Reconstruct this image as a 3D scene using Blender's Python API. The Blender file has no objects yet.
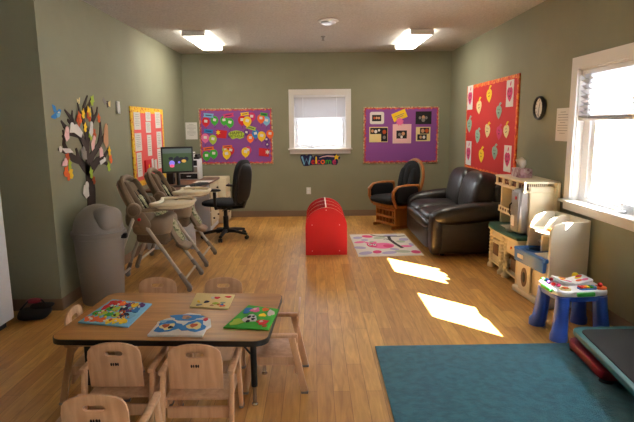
import bpy, bmesh, math, random
from mathutils import Vector, Matrix
PI = math.pi
random.seed(7)
S = bpy.context.scene
COL = S.collection

# ------------------------------------------------------------------ camera
FPX, PITCH, YAW, ROLL, CZ = 518.6, .1628, .0037, -.0103, 1.5
XL, XR, YB, H, YL = -2.121, 2.2245, 8.6, 2.66, 4.16     # room planes
CAM = Vector((0, 0, CZ))
cF = Vector((math.sin(YAW)*math.cos(PITCH), math.cos(YAW)*math.cos(PITCH), -math.sin(PITCH)))
cR0 = Vector((math.cos(YAW), -math.sin(YAW), 0)); cU0 = cR0.cross(cF)
cR = cR0*math.cos(ROLL) + cU0*math.sin(ROLL); cU = -cR0*math.sin(ROLL) + cU0*math.cos(ROLL)
cam = bpy.data.cameras.new('camera'); co = bpy.data.objects.new('camera', cam); COL.objects.link(co)
co.matrix_world = Matrix(((cR.x, cU.x, -cF.x, 0), (cR.y, cU.y, -cF.y, 0), (cR.z, cU.z, -cF.z, CZ), (0, 0, 0, 1)))
cam.sensor_width = 36; cam.lens = FPX*36/634; cam.clip_start = .02; cam.clip_end = 2000
S.camera = co

# ------------------------------------------------------------------ exposure, sky, sun
S.view_settings.view_transform = 'Standard'; S.view_settings.look = 'None'
S.view_settings.gamma = 1; S.view_settings.exposure = 0.5
SUN_D = Vector((-1, 1.01, -1.008))
W = bpy.data.worlds.new('sky'); S.world = W; W.use_nodes = True
wn = W.node_tree.nodes; wl = W.node_tree.links
sky = wn.new('ShaderNodeTexSky'); sky.sky_type = 'HOSEK_WILKIE'; sky.turbidity = 4; sky.ground_albedo = .7
sky.sun_direction = (-SUN_D).normalized()
mixn = wn.new('ShaderNodeMixRGB'); mixn.inputs[0].default_value = .55; mixn.inputs[2].default_value = (1, 1, 1, 1)
wl.new(sky.outputs[0], mixn.inputs[1]); wl.new(mixn.outputs[0], wn['Background'].inputs[0])
wn['Background'].inputs[1].default_value = 17
sun = bpy.data.lights.new('sun', 'SUN'); sun.energy = 120; sun.angle = .006; sun.color = (1, .96, .88)
so = bpy.data.objects.new('sun', sun); COL.objects.link(so)
so.rotation_euler = SUN_D.to_track_quat('-Z', 'Y').to_euler(); so.location = (8, -2, 8)
LAMP = 15          # strength of the ceiling fixtures' diffusers

# ------------------------------------------------------------------ materials
MC = {}
def lin(c):
    return tuple(((v/12.92) if v <= .04045 else ((v+.055)/1.055)**2.4) for v in [k/255 for k in c]) + (1,)
def mat(name, rgb, rough=.6, metal=0, noise=0, nscale=8, bump=0, bscale=60, spec=.5, emit=0, trans=0, rgb2=None, coat=0, sheen=0):
    if name in MC: return MC[name]
    m = bpy.data.materials.new(name); m.use_nodes = True; MC[name] = m
    nt = m.node_tree; b = nt.nodes['Principled BSDF']; L = nt.links
    c = lin(rgb)
    b.inputs['Base Color'].default_value = c; b.inputs['Roughness'].default_value = rough
    b.inputs['Metallic'].default_value = metal; b.inputs['Specular IOR Level'].default_value = spec
    if coat: b.inputs['Coat Weight'].default_value = coat; b.inputs['Coat Roughness'].default_value = .15
    if sheen: b.inputs['Sheen Weight'].default_value = sheen
    if trans: b.inputs['Transmission Weight'].default_value = trans
    if emit: b.inputs['Emission Color'].default_value = c; b.inputs['Emission Strength'].default_value = emit
    tc = nt.nodes.new('ShaderNodeTexCoord')
    if noise or rgb2:
        n = nt.nodes.new('ShaderNodeTexNoise'); n.inputs['Scale'].default_value = nscale; n.inputs['Detail'].default_value = 4
        L.new(tc.outputs['Object'], n.inputs['Vector'])
        r = nt.nodes.new('ShaderNodeValToRGB'); L.new(n.outputs['Fac'], r.inputs[0])
        c2 = lin(rgb2) if rgb2 else tuple(v*(1+noise) for v in c[:3])+(1,)
        c1 = c if rgb2 else tuple(v*(1-noise) for v in c[:3])+(1,)
        r.color_ramp.elements[0].position = .35; r.color_ramp.elements[1].position = .65
        r.color_ramp.elements[0].color = c1; r.color_ramp.elements[1].color = c2
        L.new(r.outputs[0], b.inputs['Base Color'])
    if bump:
        n = nt.nodes.new('ShaderNodeTexNoise'); n.inputs['Scale'].default_value = bscale; n.inputs['Detail'].default_value = 3
        L.new(tc.outputs['Object'], n.inputs['Vector'])
        bp = nt.nodes.new('ShaderNodeBump'); bp.inputs['Strength'].default_value = bump; bp.inputs['Distance'].default_value = .01
        L.new(n.outputs['Fac'], bp.inputs['Height']); L.new(bp.outputs[0], b.inputs['Normal'])
    return m

def wood(name, rgb_a, rgb_b, rough=.45, axis='X', scale=6, bump=.05):
    if name in MC: return MC[name]
    m = bpy.data.materials.new(name); m.use_nodes = True; MC[name] = m
    nt = m.node_tree; b = nt.nodes['Principled BSDF']; L = nt.links
    tc = nt.nodes.new('ShaderNodeTexCoord'); mp = nt.nodes.new('ShaderNodeMapping')
    s = [scale*6]*3; s['XYZ'.index(axis)] = scale*.5
    mp.inputs['Scale'].default_value = s
    L.new(tc.outputs['Object'], mp.inputs[0])
    n = nt.nodes.new('ShaderNodeTexNoise'); n.inputs['Scale'].default_value = 1; n.inputs['Detail'].default_value = 6; n.inputs['Distortion'].default_value = .6
    L.new(mp.outputs[0], n.inputs['Vector'])
    r = nt.nodes.new('ShaderNodeValToRGB'); L.new(n.outputs['Fac'], r.inputs[0])
    r.color_ramp.elements[0].position = .32; r.color_ramp.elements[1].position = .68
    r.color_ramp.elements[0].color = lin(rgb_a); r.color_ramp.elements[1].color = lin(rgb_b)
    L.new(r.outputs[0], b.inputs['Base Color']); b.inputs['Roughness'].default_value = rough
    bp = nt.nodes.new('ShaderNodeBump'); bp.inputs['Strength'].default_value = bump; bp.inputs['Distance'].default_value = .003
    L.new(n.outputs['Fac'], bp.inputs['Height']); L.new(bp.outputs[0], b.inputs['Normal'])
    return m

def floor_mat():
    m = bpy.data.materials.new('plank_floor'); m.use_nodes = True
    nt = m.node_tree; b = nt.nodes['Principled BSDF']; L = nt.links; N = nt.nodes.new
    tc = N('ShaderNodeTexCoord'); mp = N('ShaderNodeMapping'); mp.inputs['Rotation'].default_value = (0, 0, PI/2)
    L.new(tc.outputs['Object'], mp.inputs[0])
    br = N('ShaderNodeTexBrick'); br.offset = .37; br.offset_frequency = 2
    br.inputs['Scale'].default_value = 1; br.inputs['Brick Width'].default_value = .92; br.inputs['Row Height'].default_value = .094
    br.inputs['Mortar Size'].default_value = .0012; br.inputs['Mortar Smooth'].default_value = .3; br.inputs['Bias'].default_value = 0
    br.inputs['Color1'].default_value = lin((224, 174, 98)); br.inputs['Color2'].default_value = lin((196, 144, 76)); br.inputs['Mortar'].default_value = lin((132, 90, 48))
    L.new(mp.outputs[0], br.inputs['Vector'])
    mp2 = N('ShaderNodeMapping'); mp2.inputs['Scale'].default_value = (28, 3, 1); L.new(tc.outputs['Object'], mp2.inputs[0])
    n = N('ShaderNodeTexNoise'); n.inputs['Scale'].default_value = 1; n.inputs['Detail'].default_value = 5; n.inputs['Distortion'].default_value = 1.2
    L.new(mp2.outputs[0], n.inputs['Vector'])
    r = N('ShaderNodeValToRGB'); r.color_ramp.elements[0].position = .3; r.color_ramp.elements[1].position = .72
    r.color_ramp.elements[0].color = lin((212, 204, 192)); r.color_ramp.elements[1].color = lin((255, 252, 246))
    L.new(n.outputs['Fac'], r.inputs[0])
    mx = N('ShaderNodeMixRGB'); mx.blend_type = 'MULTIPLY'; mx.inputs[0].default_value = 1
    L.new(br.outputs['Color'], mx.inputs[1]); L.new(r.outputs[0], mx.inputs[2]); L.new(mx.outputs[0], b.inputs['Base Color'])
    b.inputs['Roughness'].default_value = .42; b.inputs['Specular IOR Level'].default_value = .4
    bp = N('ShaderNodeBump'); bp.inputs['Strength'].default_value = .15; bp.inputs['Distance'].default_value = .002
    L.new(br.outputs['Fac'], bp.inputs['Height']); bp.invert = True; L.new(bp.outputs[0], b.inputs['Normal'])
    return m

def glass_mat():
    m = bpy.data.materials.new('window_glass'); m.use_nodes = True; nt = m.node_tree
    nt.nodes.remove(nt.nodes['Principled BSDF']); out = nt.nodes['Material Output']
    t = nt.nodes.new('ShaderNodeBsdfTransparent'); g = nt.nodes.new('ShaderNodeBsdfGlossy'); g.inputs['Roughness'].default_value = .02
    mx = nt.nodes.new('ShaderNodeMixShader'); mx.inputs[0].default_value = .06
    nt.links.new(t.outputs[0], mx.inputs[1]); nt.links.new(g.outputs[0], mx.inputs[2]); nt.links.new(mx.outputs[0], out.inputs[0])
    return m
def slat_mat():   # thin painted slats, a little light comes through
    m = bpy.data.materials.new('blind_slat'); m.use_nodes = True; nt = m.node_tree
    b = nt.nodes['Principled BSDF']; b.inputs['Base Color'].default_value = lin((205, 205, 210)); out = nt.nodes['Material Output']
    t = nt.nodes.new('ShaderNodeBsdfTranslucent'); t.inputs[0].default_value = lin((205, 208, 218))
    mx = nt.nodes.new('ShaderNodeMixShader'); mx.inputs[0].default_value = .05
    nt.links.new(b.outputs[0], mx.inputs[1]); nt.links.new(t.outputs[0], mx.inputs[2]); nt.links.new(mx.outputs[0], out.inputs[0])
    return m
def dots_mat(name, base, cols, scale=60, thr=.35):
    """small printed pattern: voronoi cells coloured at random"""
    m = bpy.data.materials.new(name); m.use_nodes = True; nt = m.node_tree; b = nt.nodes['Principled BSDF']; L = nt.links; N = nt.nodes.new
    tc = N('ShaderNodeTexCoord'); v = N('ShaderNodeTexVoronoi'); v.inputs['Scale'].default_value = scale
    L.new(tc.outputs['Object'], v.inputs['Vector'])
    sep = N('ShaderNodeSeparateColor'); L.new(v.outputs['Color'], sep.inputs[0])
    r = N('ShaderNodeValToRGB'); r.color_ramp.interpolation = 'CONSTANT'; L.new(sep.outputs[0], r.inputs[0])
    el = r.color_ramp.elements; el[0].color = lin(base); el[0].position = 0
    n = len(cols)
    el[1].position = thr; el[1].color = lin(cols[0])
    for i in range(1, n):
        e = el.new(thr + (1-thr)*i/n); e.color = lin(cols[i])
    L.new(r.outputs[0], b.inputs['Base Color']); b.inputs['Roughness'].default_value = .7
    MC[name] = m; return m

M = dict(
    wall=mat('sage_wall_paint', (138, 138, 115), .75, noise=.03, nscale=3, bump=.06, bscale=180, spec=.3),
    ceil=mat('textured_ceiling', (184, 182, 176), .95, noise=.1, nscale=45, bump=.8, bscale=55, spec=.1),
    base=mat('taupe_rubber_base', (128, 104, 84), .6),
    white=mat('white_trim', (226, 224, 220), .4),
    vinyl=mat('white_vinyl', (232, 234, 238), .35),
    snow=mat('snow', (240, 244, 250), .9, bump=.3, bscale=2),
    alu=mat('alu', (190, 190, 192), .35, metal=.8),
    chrome=mat('chrome', (200, 200, 205), .2, metal=1),
    black=mat('black_plastic', (14, 14, 16), .45),
    blackmat=mat('black_rubber', (20, 20, 20), .8),
    dkfab=mat('charcoal_fabric', (26, 27, 32), .9, noise=.2, nscale=120, bump=.2, bscale=300),
    blkfab=mat('black_fabric', (10, 11, 15), .95, noise=.2, nscale=80, bump=.2, bscale=200),
    leather=mat('dark_brown_leather', (24, 17, 16), .42, noise=.2, nscale=14, bump=.4, bscale=20, coat=.15),
    red=mat('red_laminate', (205, 24, 32), .4),
    birch=wood('birch_ply', (222, 180, 142), (200, 154, 118), .45, 'Z', 5),
    honey=wood('honey_oak', (178, 112, 50), (148, 86, 34), .35, 'Z', 5),
    tabletop=wood('walnut_laminate', (190, 132, 62), (160, 106, 46), .4, 'X', 5, .02),
    deskwood=wood('brown_desk_laminate', (122, 78, 52), (96, 58, 38), .4, 'Y', 4, .02),
    taupe=mat('taupe_plastic', (134, 126, 118), .5, bump=.03, bscale=300),
    hcplastic=mat('highchair_tan_plastic', (134, 114, 90), .5),
    hccream=mat('highchair_cream_tray', (222, 208, 176), .4),
    hcmetal=mat('highchair_tube', (192, 182, 166), .4, metal=.3),
    hcfab=mat('highchair_tan_fabric', (110, 92, 72), .9, noise=.12, nscale=60),
    hcpad=dots_mat('green_leaf_print', (176, 176, 140), [(110, 122, 78), (196, 190, 160), (92, 98, 66)], 55, .4),
    cream=mat('cream_toy_plastic', (224, 212, 180), .45),
    toywhite=mat('offwhite_toy_plastic', (222, 214, 196), .4),
    toygreen=mat('dark_green_toy_plastic', (24, 84, 64), .4),
    toyblue=mat('blue_toy_plastic', (46, 108, 190), .4),
    deepblue=mat('deep_blue_toy_plastic', (52, 96, 205), .4),
    silver=mat('silver_toy_plastic', (158, 158, 160), .35, metal=.4),
    orange=mat('orange_plastic', (235, 130, 30), .5),
    teal=mat('teal_vinyl', (30, 104, 108), .5),
    redvinyl=mat('maroon_vinyl', (140, 24, 44), .5),
    glass=glass_mat(), slat=slat_mat(), floor=floor_mat(),
)
def pc(name, rgb, rough=.8): return mat('paper_'+name, rgb, rough)
P_ = dict(red=pc('red', (205, 30, 40)), green=pc('green', (60, 170, 50)), lime=pc('lime', (170, 195, 60)), yellow=pc('yellow', (240, 200, 30)),
    orange=pc('orange', (235, 105, 40)), magenta=pc('magenta', (205, 45, 105)), pink=pc('pink', (230, 110, 160)), blue=pc('blue', (45, 125, 195)),
    lblue=pc('light_blue', (120, 180, 215)), purple=pc('purple', (100, 50, 130)), white=pc('white', (222, 218, 212)), cream=pc('cream', (232, 212, 150)),
    teal=pc('pale_green', (146, 178, 156)), black=pc('black', (25, 25, 28)), brown=pc('brown', (52, 34, 27)), navy=pc('navy', (25, 30, 75)),
    skin=pc('tan', (200, 150, 110)), grey=pc('grey', (130, 125, 120)), ppurple=pc('board_purple', (136, 74, 150)), coral=pc('coral', (226, 92, 88)),
    bred=pc('board_red', (200, 36, 34)), lpink=pc('light_pink', (232, 190, 190)), rust=pc('rust', (190, 80, 30)), dkpink=pc('dark_pink', (210, 58, 112)))
border_red = dots_mat('patterned_border_red', (200, 62, 72), [(222, 120, 70), (160, 50, 100), (214, 80, 80)], 38, .5)
border_lt = dots_mat('patterned_border_edge', (182, 164, 126), [(140, 122, 100), (206, 190, 150), (170, 120, 80)], 45, .4)
border_yel = dots_mat('patterned_border_yellow', (236, 186, 20), [(206, 110, 30), (240, 205, 60)], 45, .72)
border_or = dots_mat('patterned_border_orange', (226, 100, 28), [(205, 60, 30), (240, 150, 50)], 40, .6)

# ------------------------------------------------------------------ mesh building
class MB:
    def __init__(s): s.bm = bmesh.new()
    def _x(s, vs, M_):
        for v in vs: v.co = M_ @ v.co
    def _mi(s, n0, mi):
        for f in s.bm.faces[n0:] if False else list(s.bm.faces)[n0:]: f.material_index = mi
    def box(s, c, d, rot=None, bev=0, mi=0, seg=2):
        n0 = len(s.bm.faces)
        t = bmesh.new(); bmesh.ops.create_cube(t, size=1)
        for v in t.verts: v.co = Vector((v.co.x*d[0], v.co.y*d[1], v.co.z*d[2]))
        if bev: bmesh.ops.bevel(t, geom=list(t.edges), offset=min(bev, min(d)*.49), segments=seg, affect='EDGES', profile=.5)
        R_ = rot.to_4x4() if rot is not None else Matrix()
        s._merge(t, Matrix.Translation(c) @ R_, mi); return s
    def _merge(s, t, M_, mi):
        t.verts.index_update(); vm = [s.bm.verts.new(M_ @ v.co) for v in t.verts]
        for f in t.faces:
            try: g = s.bm.faces.new([vm[v.index] for v in f.verts])
            except ValueError: continue
            g.material_index = mi if mi is not None else f.material_index
        t.free()
    def tube(s, pts, r, seg=10, mi=0, cap=True, flat=1, up=None):
        pts = [Vector(p) for p in pts]; n = len(pts)
        rs = r if isinstance(r, (list, tuple)) else [r]*n
        rings = []; prev = None
        for i, p in enumerate(pts):
            d = (pts[min(i+1, n-1)] - pts[max(i-1, 0)]).normalized()
            u = prev if prev is not None else (Vector(up) if up else (Vector((0, 0, 1)) if abs(d.z) < .9 else Vector((1, 0, 0))))
            a = (u - d*u.dot(d)).normalized(); prev = a; b = d.cross(a)
            rings.append([s.bm.verts.new(p + a*rs[i]*math.cos(2*PI*k/seg) + b*rs[i]*flat*math.sin(2*PI*k/seg)) for k in range(seg)])
        for i in range(n-1):
            for k in range(seg):
                f = s.bm.faces.new([rings[i][k], rings[i][(k+1) % seg], rings[i+1][(k+1) % seg], rings[i+1][k]]); f.material_index = mi
        if cap:
            s.bm.faces.new(rings[0][::-1]).material_index = mi; s.bm.faces.new(rings[-1]).material_index = mi
        return s
    def lathe(s, prof, c=(0, 0, 0), seg=24, mi=0, M_=None, ex=1, ey=1):
        M_ = M_ or Matrix.Translation(c); rings = []
        for r, z in prof:
            if r < 1e-6: rings.append([s.bm.verts.new(M_ @ Vector((0, 0, z)))])
            else: rings.append([s.bm.verts.new(M_ @ Vector((r*ex*math.cos(2*PI*k/seg), r*ey*math.sin(2*PI*k/seg), z))) for k in range(seg)])
        for a, b in zip(rings, rings[1:]):
            for k in range(seg):
                k2 = (k+1) % seg
                if len(a) == 1 and len(b) == 1: continue
                if len(a) == 1: q = [a[0], b[k2], b[k]][::-1]
                elif len(b) == 1: q = [a[k], a[k2], b[0]]
                else: q = [a[k], a[k2], b[k2], b[k]]
                s.bm.faces.new(q).material_index = mi
        for rg, rev in ((rings[0], True), (rings[-1], False)):
            if len(rg) > 1: s.bm.faces.new(rg[::-1] if rev else rg).material_index = mi
        return s
    def prism(s, poly, z0, z1, M_=None, mi=0, holes=(), bev=0):
        t = bmesh.new(); edges = []
        for lp in [poly]+list(holes):
            vs = [t.verts.new((p[0], p[1], z0)) for p in lp]
            edges += [t.edges.new((vs[i], vs[(i+1) % len(vs)])) for i in range(len(vs))]
        if holes: bmesh.ops.triangle_fill(t, edges=edges, use_beauty=True)
        else: t.faces.new(list(t.verts))
        bmesh.ops.recalc_face_normals(t, faces=list(t.faces))
        res = bmesh.ops.extrude_face_region(t, geom=list(t.faces))
        for v in [g for g in res['geom'] if isinstance(g, bmesh.types.BMVert)]: v.co.z = z1
        if bev:
            ed = [e for e in t.edges if abs(e.verts[0].co.z-e.verts[1].co.z) < 1e-7 and len(e.link_faces) == 2 and abs(e.calc_face_angle(0)) > .8]
            bmesh.ops.bevel(t, geom=ed, offset=bev, segments=2, affect='EDGES', profile=.5)
        bmesh.ops.recalc_face_normals(t, faces=list(t.faces))
        s._merge(t, M_ or Matrix(), mi); return s
    def cushion(s, c, d, rot=None, e=.45, mi=0, nu=24, nv=14, e2=None, wob=0):
        """superellipsoid: rounded box"""
        e2 = e2 or e
        R_ = Matrix.Translation(c) @ (rot.to_4x4() if rot is not None else Matrix())
        def pw(v, k): return math.copysign(abs(v)**k, v)
        rings = []
        for j in range(nv+1):
            ph = -PI/2 + PI*j/nv
            if j in (0, nv): rings.append([s.bm.verts.new(R_ @ Vector((0, 0, d[2]/2*(-1 if j == 0 else 1))))]); continue
            rg = []
            for i in range(nu):
                th = 2*PI*i/nu; cp = pw(math.cos(ph), e2)
                k = 1 + wob*math.sin(3*th+2*ph)
                rg.append(s.bm.verts.new(R_ @ Vector((d[0]/2*cp*pw(math.cos(th), e)*k, d[1]/2*cp*pw(math.sin(th), e)*k, d[2]/2*pw(math.sin(ph), e2)))))
            rings.append(rg)
        for a, b in zip(rings, rings[1:]):
            for i in range(nu):
                i2 = (i+1) % nu
                q = [a[0], b[i2], b[i]] if len(a) == 1 else ([a[i], a[i2], b[0]] if len(b) == 1 else [a[i], a[i2], b[i2], b[i]])
                s.bm.faces.new(q).material_index = mi
        return s
    def done(s, name, mats, parent=None, smooth=True, M_=None, ang=38):
        bmesh.ops.recalc_face_normals(s.bm, faces=list(s.bm.faces))
        me = bpy.data.meshes.new(name)
        if smooth:
            for f in s.bm.faces: f.smooth = True
            for e in s.bm.edges:
                if len(e.link_faces) == 2 and e.calc_face_angle(0) > math.radians(ang): e.smooth = False
        s.bm.to_mesh(me); s.bm.free()
        for m_ in (mats if isinstance(mats, (list, tuple)) else [mats]): me.materials.append(m_)
        o = bpy.data.objects.new(name, me); COL.objects.link(o)
        if M_ is not None: o.matrix_local = M_
        if parent: o.parent = parent
        return o
def tag(o, label, cat, group=None, kind=None):
    if label: o['label'] = label
    if cat: o['category'] = cat
    if group: o['group'] = group
    if kind: o['kind'] = kind
    return o
def thing(name, label, cat, loc=(0, 0, 0), rz=0, group=None, Mx=None):
    o = bpy.data.objects.new(name, None); COL.objects.link(o); o.empty_display_size = .1
    if Mx is not None: o.matrix_world = Mx
    else: o.location = loc; o.rotation_euler = (0, 0, rz)
    return tag(o, label, cat, group)
def struct(mb, name, m, parent=None, smooth=False):
    o = mb.done(name, m, parent, smooth)
    if not parent: o['kind'] = 'structure'
    return o
def dup(root, label=None, group=None):
    r = root.copy(); COL.objects.link(r)
    if label: r['label'] = label
    if group: r['group'] = group
    for ch in list(root.children):
        c = ch.copy(); COL.objects.link(c); c.parent = r
        for g in list(ch.children):
            d = g.copy(); COL.objects.link(d); d.parent = c
    return r
def RX(a): return Matrix.Rotation(a, 3, 'X')
def RY(a): return Matrix.Rotation(a, 3, 'Y')
def RZ(a): return Matrix.Rotation(a, 3, 'Z')
def rrect(w, h, r, n=5, cx=0, cy=0):
    pts = []
    for (sx, sy, a0) in ((1, 1, 0), (-1, 1, PI/2), (-1, -1, PI), (1, -1, 1.5*PI)):
        for k in range(n+1):
            a = a0 + PI/2*k/n; pts.append((cx+sx*(w/2-r)+r*math.cos(a), cy+sy*(h/2-r)+r*math.sin(a)))
    return pts
def ell(rx, ry, n=24, cx=0, cy=0, rot=0):
    return [(cx+rx*math.cos(2*PI*k/n)*math.cos(rot)-ry*math.sin(2*PI*k/n)*math.sin(rot), cy+rx*math.cos(2*PI*k/n)*math.sin(rot)+ry*math.sin(2*PI*k/n)*math.cos(rot)) for k in range(n)]
def star(r1, r2, n, cx=0, cy=0, rot=PI/2):
    return [(cx+(r1 if k % 2 == 0 else r2)*math.cos(rot+PI*k/n), cy+(r1 if k % 2 == 0 else r2)*math.sin(rot+PI*k/n)) for k in range(2*n)]
def hit(px, py, ax, val):
    """where the line of sight through a photograph pixel meets a plane of the room"""
    d = cF + cR*((px-317)/FPX) - cU*((py-211)/FPX); i = 'xyz'.index(ax)
    return CAM + d*((val-CAM[i])/d[i])
# wall frames: u to the right as seen from inside, v up, n into the room
WALLS = {'B': ('y', YB, Vector((1, 0, 0)), Vector((0, -1, 0))), 'L': ('x', XL, Vector((0, 1, 0)), Vector((1, 0, 0))), 'R': ('x', XR, Vector((0, -1, 0)), Vector((-1, 0, 0)))}
def wp(w, px, py, off=0):
    ax, val, u, n = WALLS[w]; p = hit(px, py, ax, val + n['xyz'.index(ax)]*off)
    return p
def wuv(w, px, py, off=0):
    p = wp(w, px, py, off); return (p.dot(WALLS[w][2]), p.z)
def wM(w, u, v, off=0, rot=0):
    ax, val, U, n = WALLS[w]; i = 'xyz'.index(ax)
    loc = U*u + Vector((0, 0, v)); loc[i] = val + n[i]*off
    B_ = Matrix(((U.x, 0, n.x, loc.x), (U.y, 0, n.y, loc.y), (0, 1, 0, loc.z), (0, 0, 0, 1)))
    return B_ @ Matrix.Rotation(rot, 4, 'Z')
def wrect(w, x0, y0, x1, y1, off=0):
    a = wuv(w, x0, y0, off); b = wuv(w, x1, y1, off)
    return (a[0]+b[0])/2, (a[1]+b[1])/2, abs(b[0]-a[0]), abs(a[1]-b[1])
def text_mesh(s, size, M_, mb, mi=0, depth=.001, bold=0):
    cu = bpy.data.curves.new('txt', 'FONT'); cu.body = s; cu.size = size; cu.align_x = 'CENTER'; cu.align_y = 'CENTER'; cu.extrude = depth; cu.offset = bold
    cu.resolution_u = 3
    o = bpy.data.objects.new('txt', cu); COL.objects.link(o)
    dg = bpy.context.evaluated_depsgraph_get(); me = bpy.data.meshes.new_from_object(o.evaluated_get(dg))
    t = bmesh.new(); t.from_mesh(me); mb._merge(t, M_, mi)
    bpy.data.objects.remove(o); bpy.data.curves.remove(cu); bpy.data.meshes.remove(me)

# ================================================================== SETTING
T = .15
X0, Y0 = -4.2, -2.6        # the room runs on behind and to the left of the camera
struct(MB().box(((X0+XR)/2, (Y0+YB)/2, -.05), (XR-X0+2*T, YB-Y0+2*T, .1)), 'floor', M['floor'])
struct(MB().box(((X0+XR)/2, (Y0+YB)/2, H+.05), (XR-X0+2*T, YB-Y0+2*T, .1)), 'ceiling', M['ceil'])
def wall_with_holes(name, ax, val, a0, a1, holes, sgn):
    """ax 'x': wall plane x=val running along y; sgn is the outward side"""
    mb = MB(); cuts = sorted(holes); pos = a0
    def add(u0, u1, z0, z1):
        if u1-u0 < 1e-4 or z1-z0 < 1e-4: return
        c = ((u0+u1)/2, (z0+z1)/2)
        if ax == 'x': mb.box((val+sgn*T/2, c[0], c[1]), (T, u1-u0, z1-z0))
        else: mb.box((c[0], val+sgn*T/2, c[1]), (u1-u0, T, z1-z0))
    for (u0, u1, z0, z1) in cuts:
        add(pos, u0, 0, H); add(u0, u1, 0, z0); add(u0, u1, z1, H); pos = u1
    add(pos, a1, 0, H)
    return struct(mb, name, M['wall'])
BW = (*[hit(293.2, 100, 'y', YB).x, hit(346.3, 100, 'y', YB).x], hit(320, 149, 'y', YB).z, hit(320, 94, 'y', YB).z)
R1 = (3.51, 4.455, .83, 1.945); R2 = (2.36, 3.26, .83, 1.945); R3 = (-.7, .2, .83, 1.945); R4 = (-2.1, -1.2, .83, 1.945)
wall_with_holes('wall_back', 'y', YB, XL-T, XR+T, [BW], 1)
wall_with_holes('wall_right', 'x', XR, Y0-T, YB, [R4, R3, R2, R1], 1)
struct(MB().box((XL-T/2, (YL+YB)/2, H/2), (T, YB-YL, H)), 'wall_left', M['wall'])
struct(MB().box(((X0+XL-T)/2, YL+T/2, H/2), (XL-T-X0, T, H)), 'wall_left_return', M['wall'])
struct(MB().box((X0-T/2, (Y0+YL)/2, H/2), (T, YL-Y0, H)), 'wall_far_left', M['wall'])
struct(MB().box(((X0+XR)/2, Y0-T/2, H/2), (XR-X0+2*T, T, H)), 'wall_behind', M['wall'])
bh, bt = .10, .008
struct(MB().box(((XL+XR)/2, YB-bt/2, bh/2), (XR-XL, bt, bh)), 'baseboard_back', M['base'])
struct(MB().box((XR-bt/2, (Y0+YB)/2, bh/2), (bt, YB-Y0-2*bt, bh)), 'baseboard_right', M['base'])
struct(MB().box((XL+bt/2, (YL+YB)/2, bh/2), (bt, YB-YL-2*bt, bh)), 'baseboard_left', M['base'])
struct(MB().box(((X0+XL)/2+bt/2, YL-bt/2, bh/2), (XL-X0+bt, bt, bh)), 'baseboard_left_return', M['base'])
# snow outdoors
sn = MB(); sn.bm.faces.new([sn.bm.verts.new(p) for p in ((-400, -300, -.5), (600, -300, -.5), (600, 900, -.5), (-400, 900, -.5))])
struct(sn, 'ground', M['snow'])

def window(n, w, u0, u1, z0, z1, tw, style):
    """trim, sill, frame, sashes, panes in wall frame coordinates"""
    uc, zc = (u0+u1)/2, (z0+z1)/2; ww, hh = u1-u0, z1-z0
    fr = MB()
    MX = wM(w, uc, zc)
    # casing
    fr.prism([(-ww/2-tw, -hh/2), (ww/2+tw, -hh/2), (ww/2+tw, hh/2+tw), (-ww/2-tw, hh/2+tw)], 0, .018, None, 0, [[(-ww/2, -hh/2+.002), (ww/2, -hh/2+.002), (ww/2, hh/2), (-ww/2, hh/2)]])
    o = fr.done('window_%d' % n, M['white'], None, False, MX); o['kind'] = 'structure'
    j = MB()
    for sx in (-1, 1): j.box((sx*(ww/2-.006), 0, -T/2), (.012, hh, T))
    j.box((0, hh/2-.006, -T/2), (ww, .012, T)); j.box((0, -hh/2+.006, -T/2), (ww, .012, T))
    j.done('window_jamb', M['white'], o, False)
    sl = MB().box((0, -hh/2-.0, .015), (ww+2*tw+.04, .025, .09), bev=.006)
    sl.box((0, -hh/2-.045, .012), (ww+2*tw-.01, .065, .02), bev=.004)
    sl.done('window_sill', M['white'], o)
    # outer vinyl frame
    def ring(a, b, c_, d, t, z0_, z1_, tz=None):
        tz = tz or t
        return MB().prism([(a, c_), (b, c_), (b, d), (a, d)], z0_, z1_, None, 0, [[(a+t, c_+tz), (b-t, c_+tz), (b-t, d-tz), (a+t, d-tz)]])
    ring(-ww/2+.012, ww/2-.012, -hh/2+.012, hh/2-.012, style.get('fu', .03), -.14, -.06, .03).done('window_frame', M['vinyl'], o, False)
    mid = style['mid']-zc
    a, b = -ww/2+.01+style.get('fu', .03), ww/2-.01-style.get('fu', .03)
    for nm, c_, d, zz in (('upper_sash', mid-.02, hh/2-.04, -.125), ('lower_sash', -hh/2+.04, mid+.02, -.10)):
        s_ = ring(a, b, c_, d, .02+style.get('fu', .03)*.5, zz, zz+.025, .035).done(nm, M['vinyl'], o, False)
        MB().box(((a+b)/2, (c_+d)/2, zz+.012), (b-a-.06, d-c_-.06, .004)).done('pane', M['glass'], s_, False)
    return o
for n_, rr_ in ((4, R3), (5, R4)): window(n_, 'R', -rr_[1], -rr_[0], rr_[2], rr_[3], .10, dict(mid=1.5, fu=.075))
mid_b = hit(320, 119, 'y', YB).z
window(1, 'B', BW[0], BW[1], BW[2], BW[3], .075, dict(mid=mid_b))
window(2, 'R', -R1[1], -R1[0], R1[2], R1[3], .10, dict(mid=1.56, fu=.10))
window(3, 'R', -R2[1], -R2[0], R2[2], R2[3], .10, dict(mid=1.46, fu=.075))
def crank(w, u, z, label):
    m = MB().box((0, 0, .012), (.09, .02, .024), bev=.005)
    m.tube([(0, .01, .02), (.015, .03, .03), (.03, .055, .035)], .004, 6).lathe([(0, 0), (.008, .004), (.008, .016), (0, .02)], M_=Matrix.Translation((.032, .06, .026)))
    tag(m.done('window_crank', M['alu'], None, True, wM(w, u, z, -.045)), label, 'window crank')
crank('B', BW[0]+.28, BW[2]+.024, 'small grey crank handle at the bottom of the back wall window')
crank('R', -3.75, R1[2]+.024, 'small grey crank handle on the sill of the bright right wall window')

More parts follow.
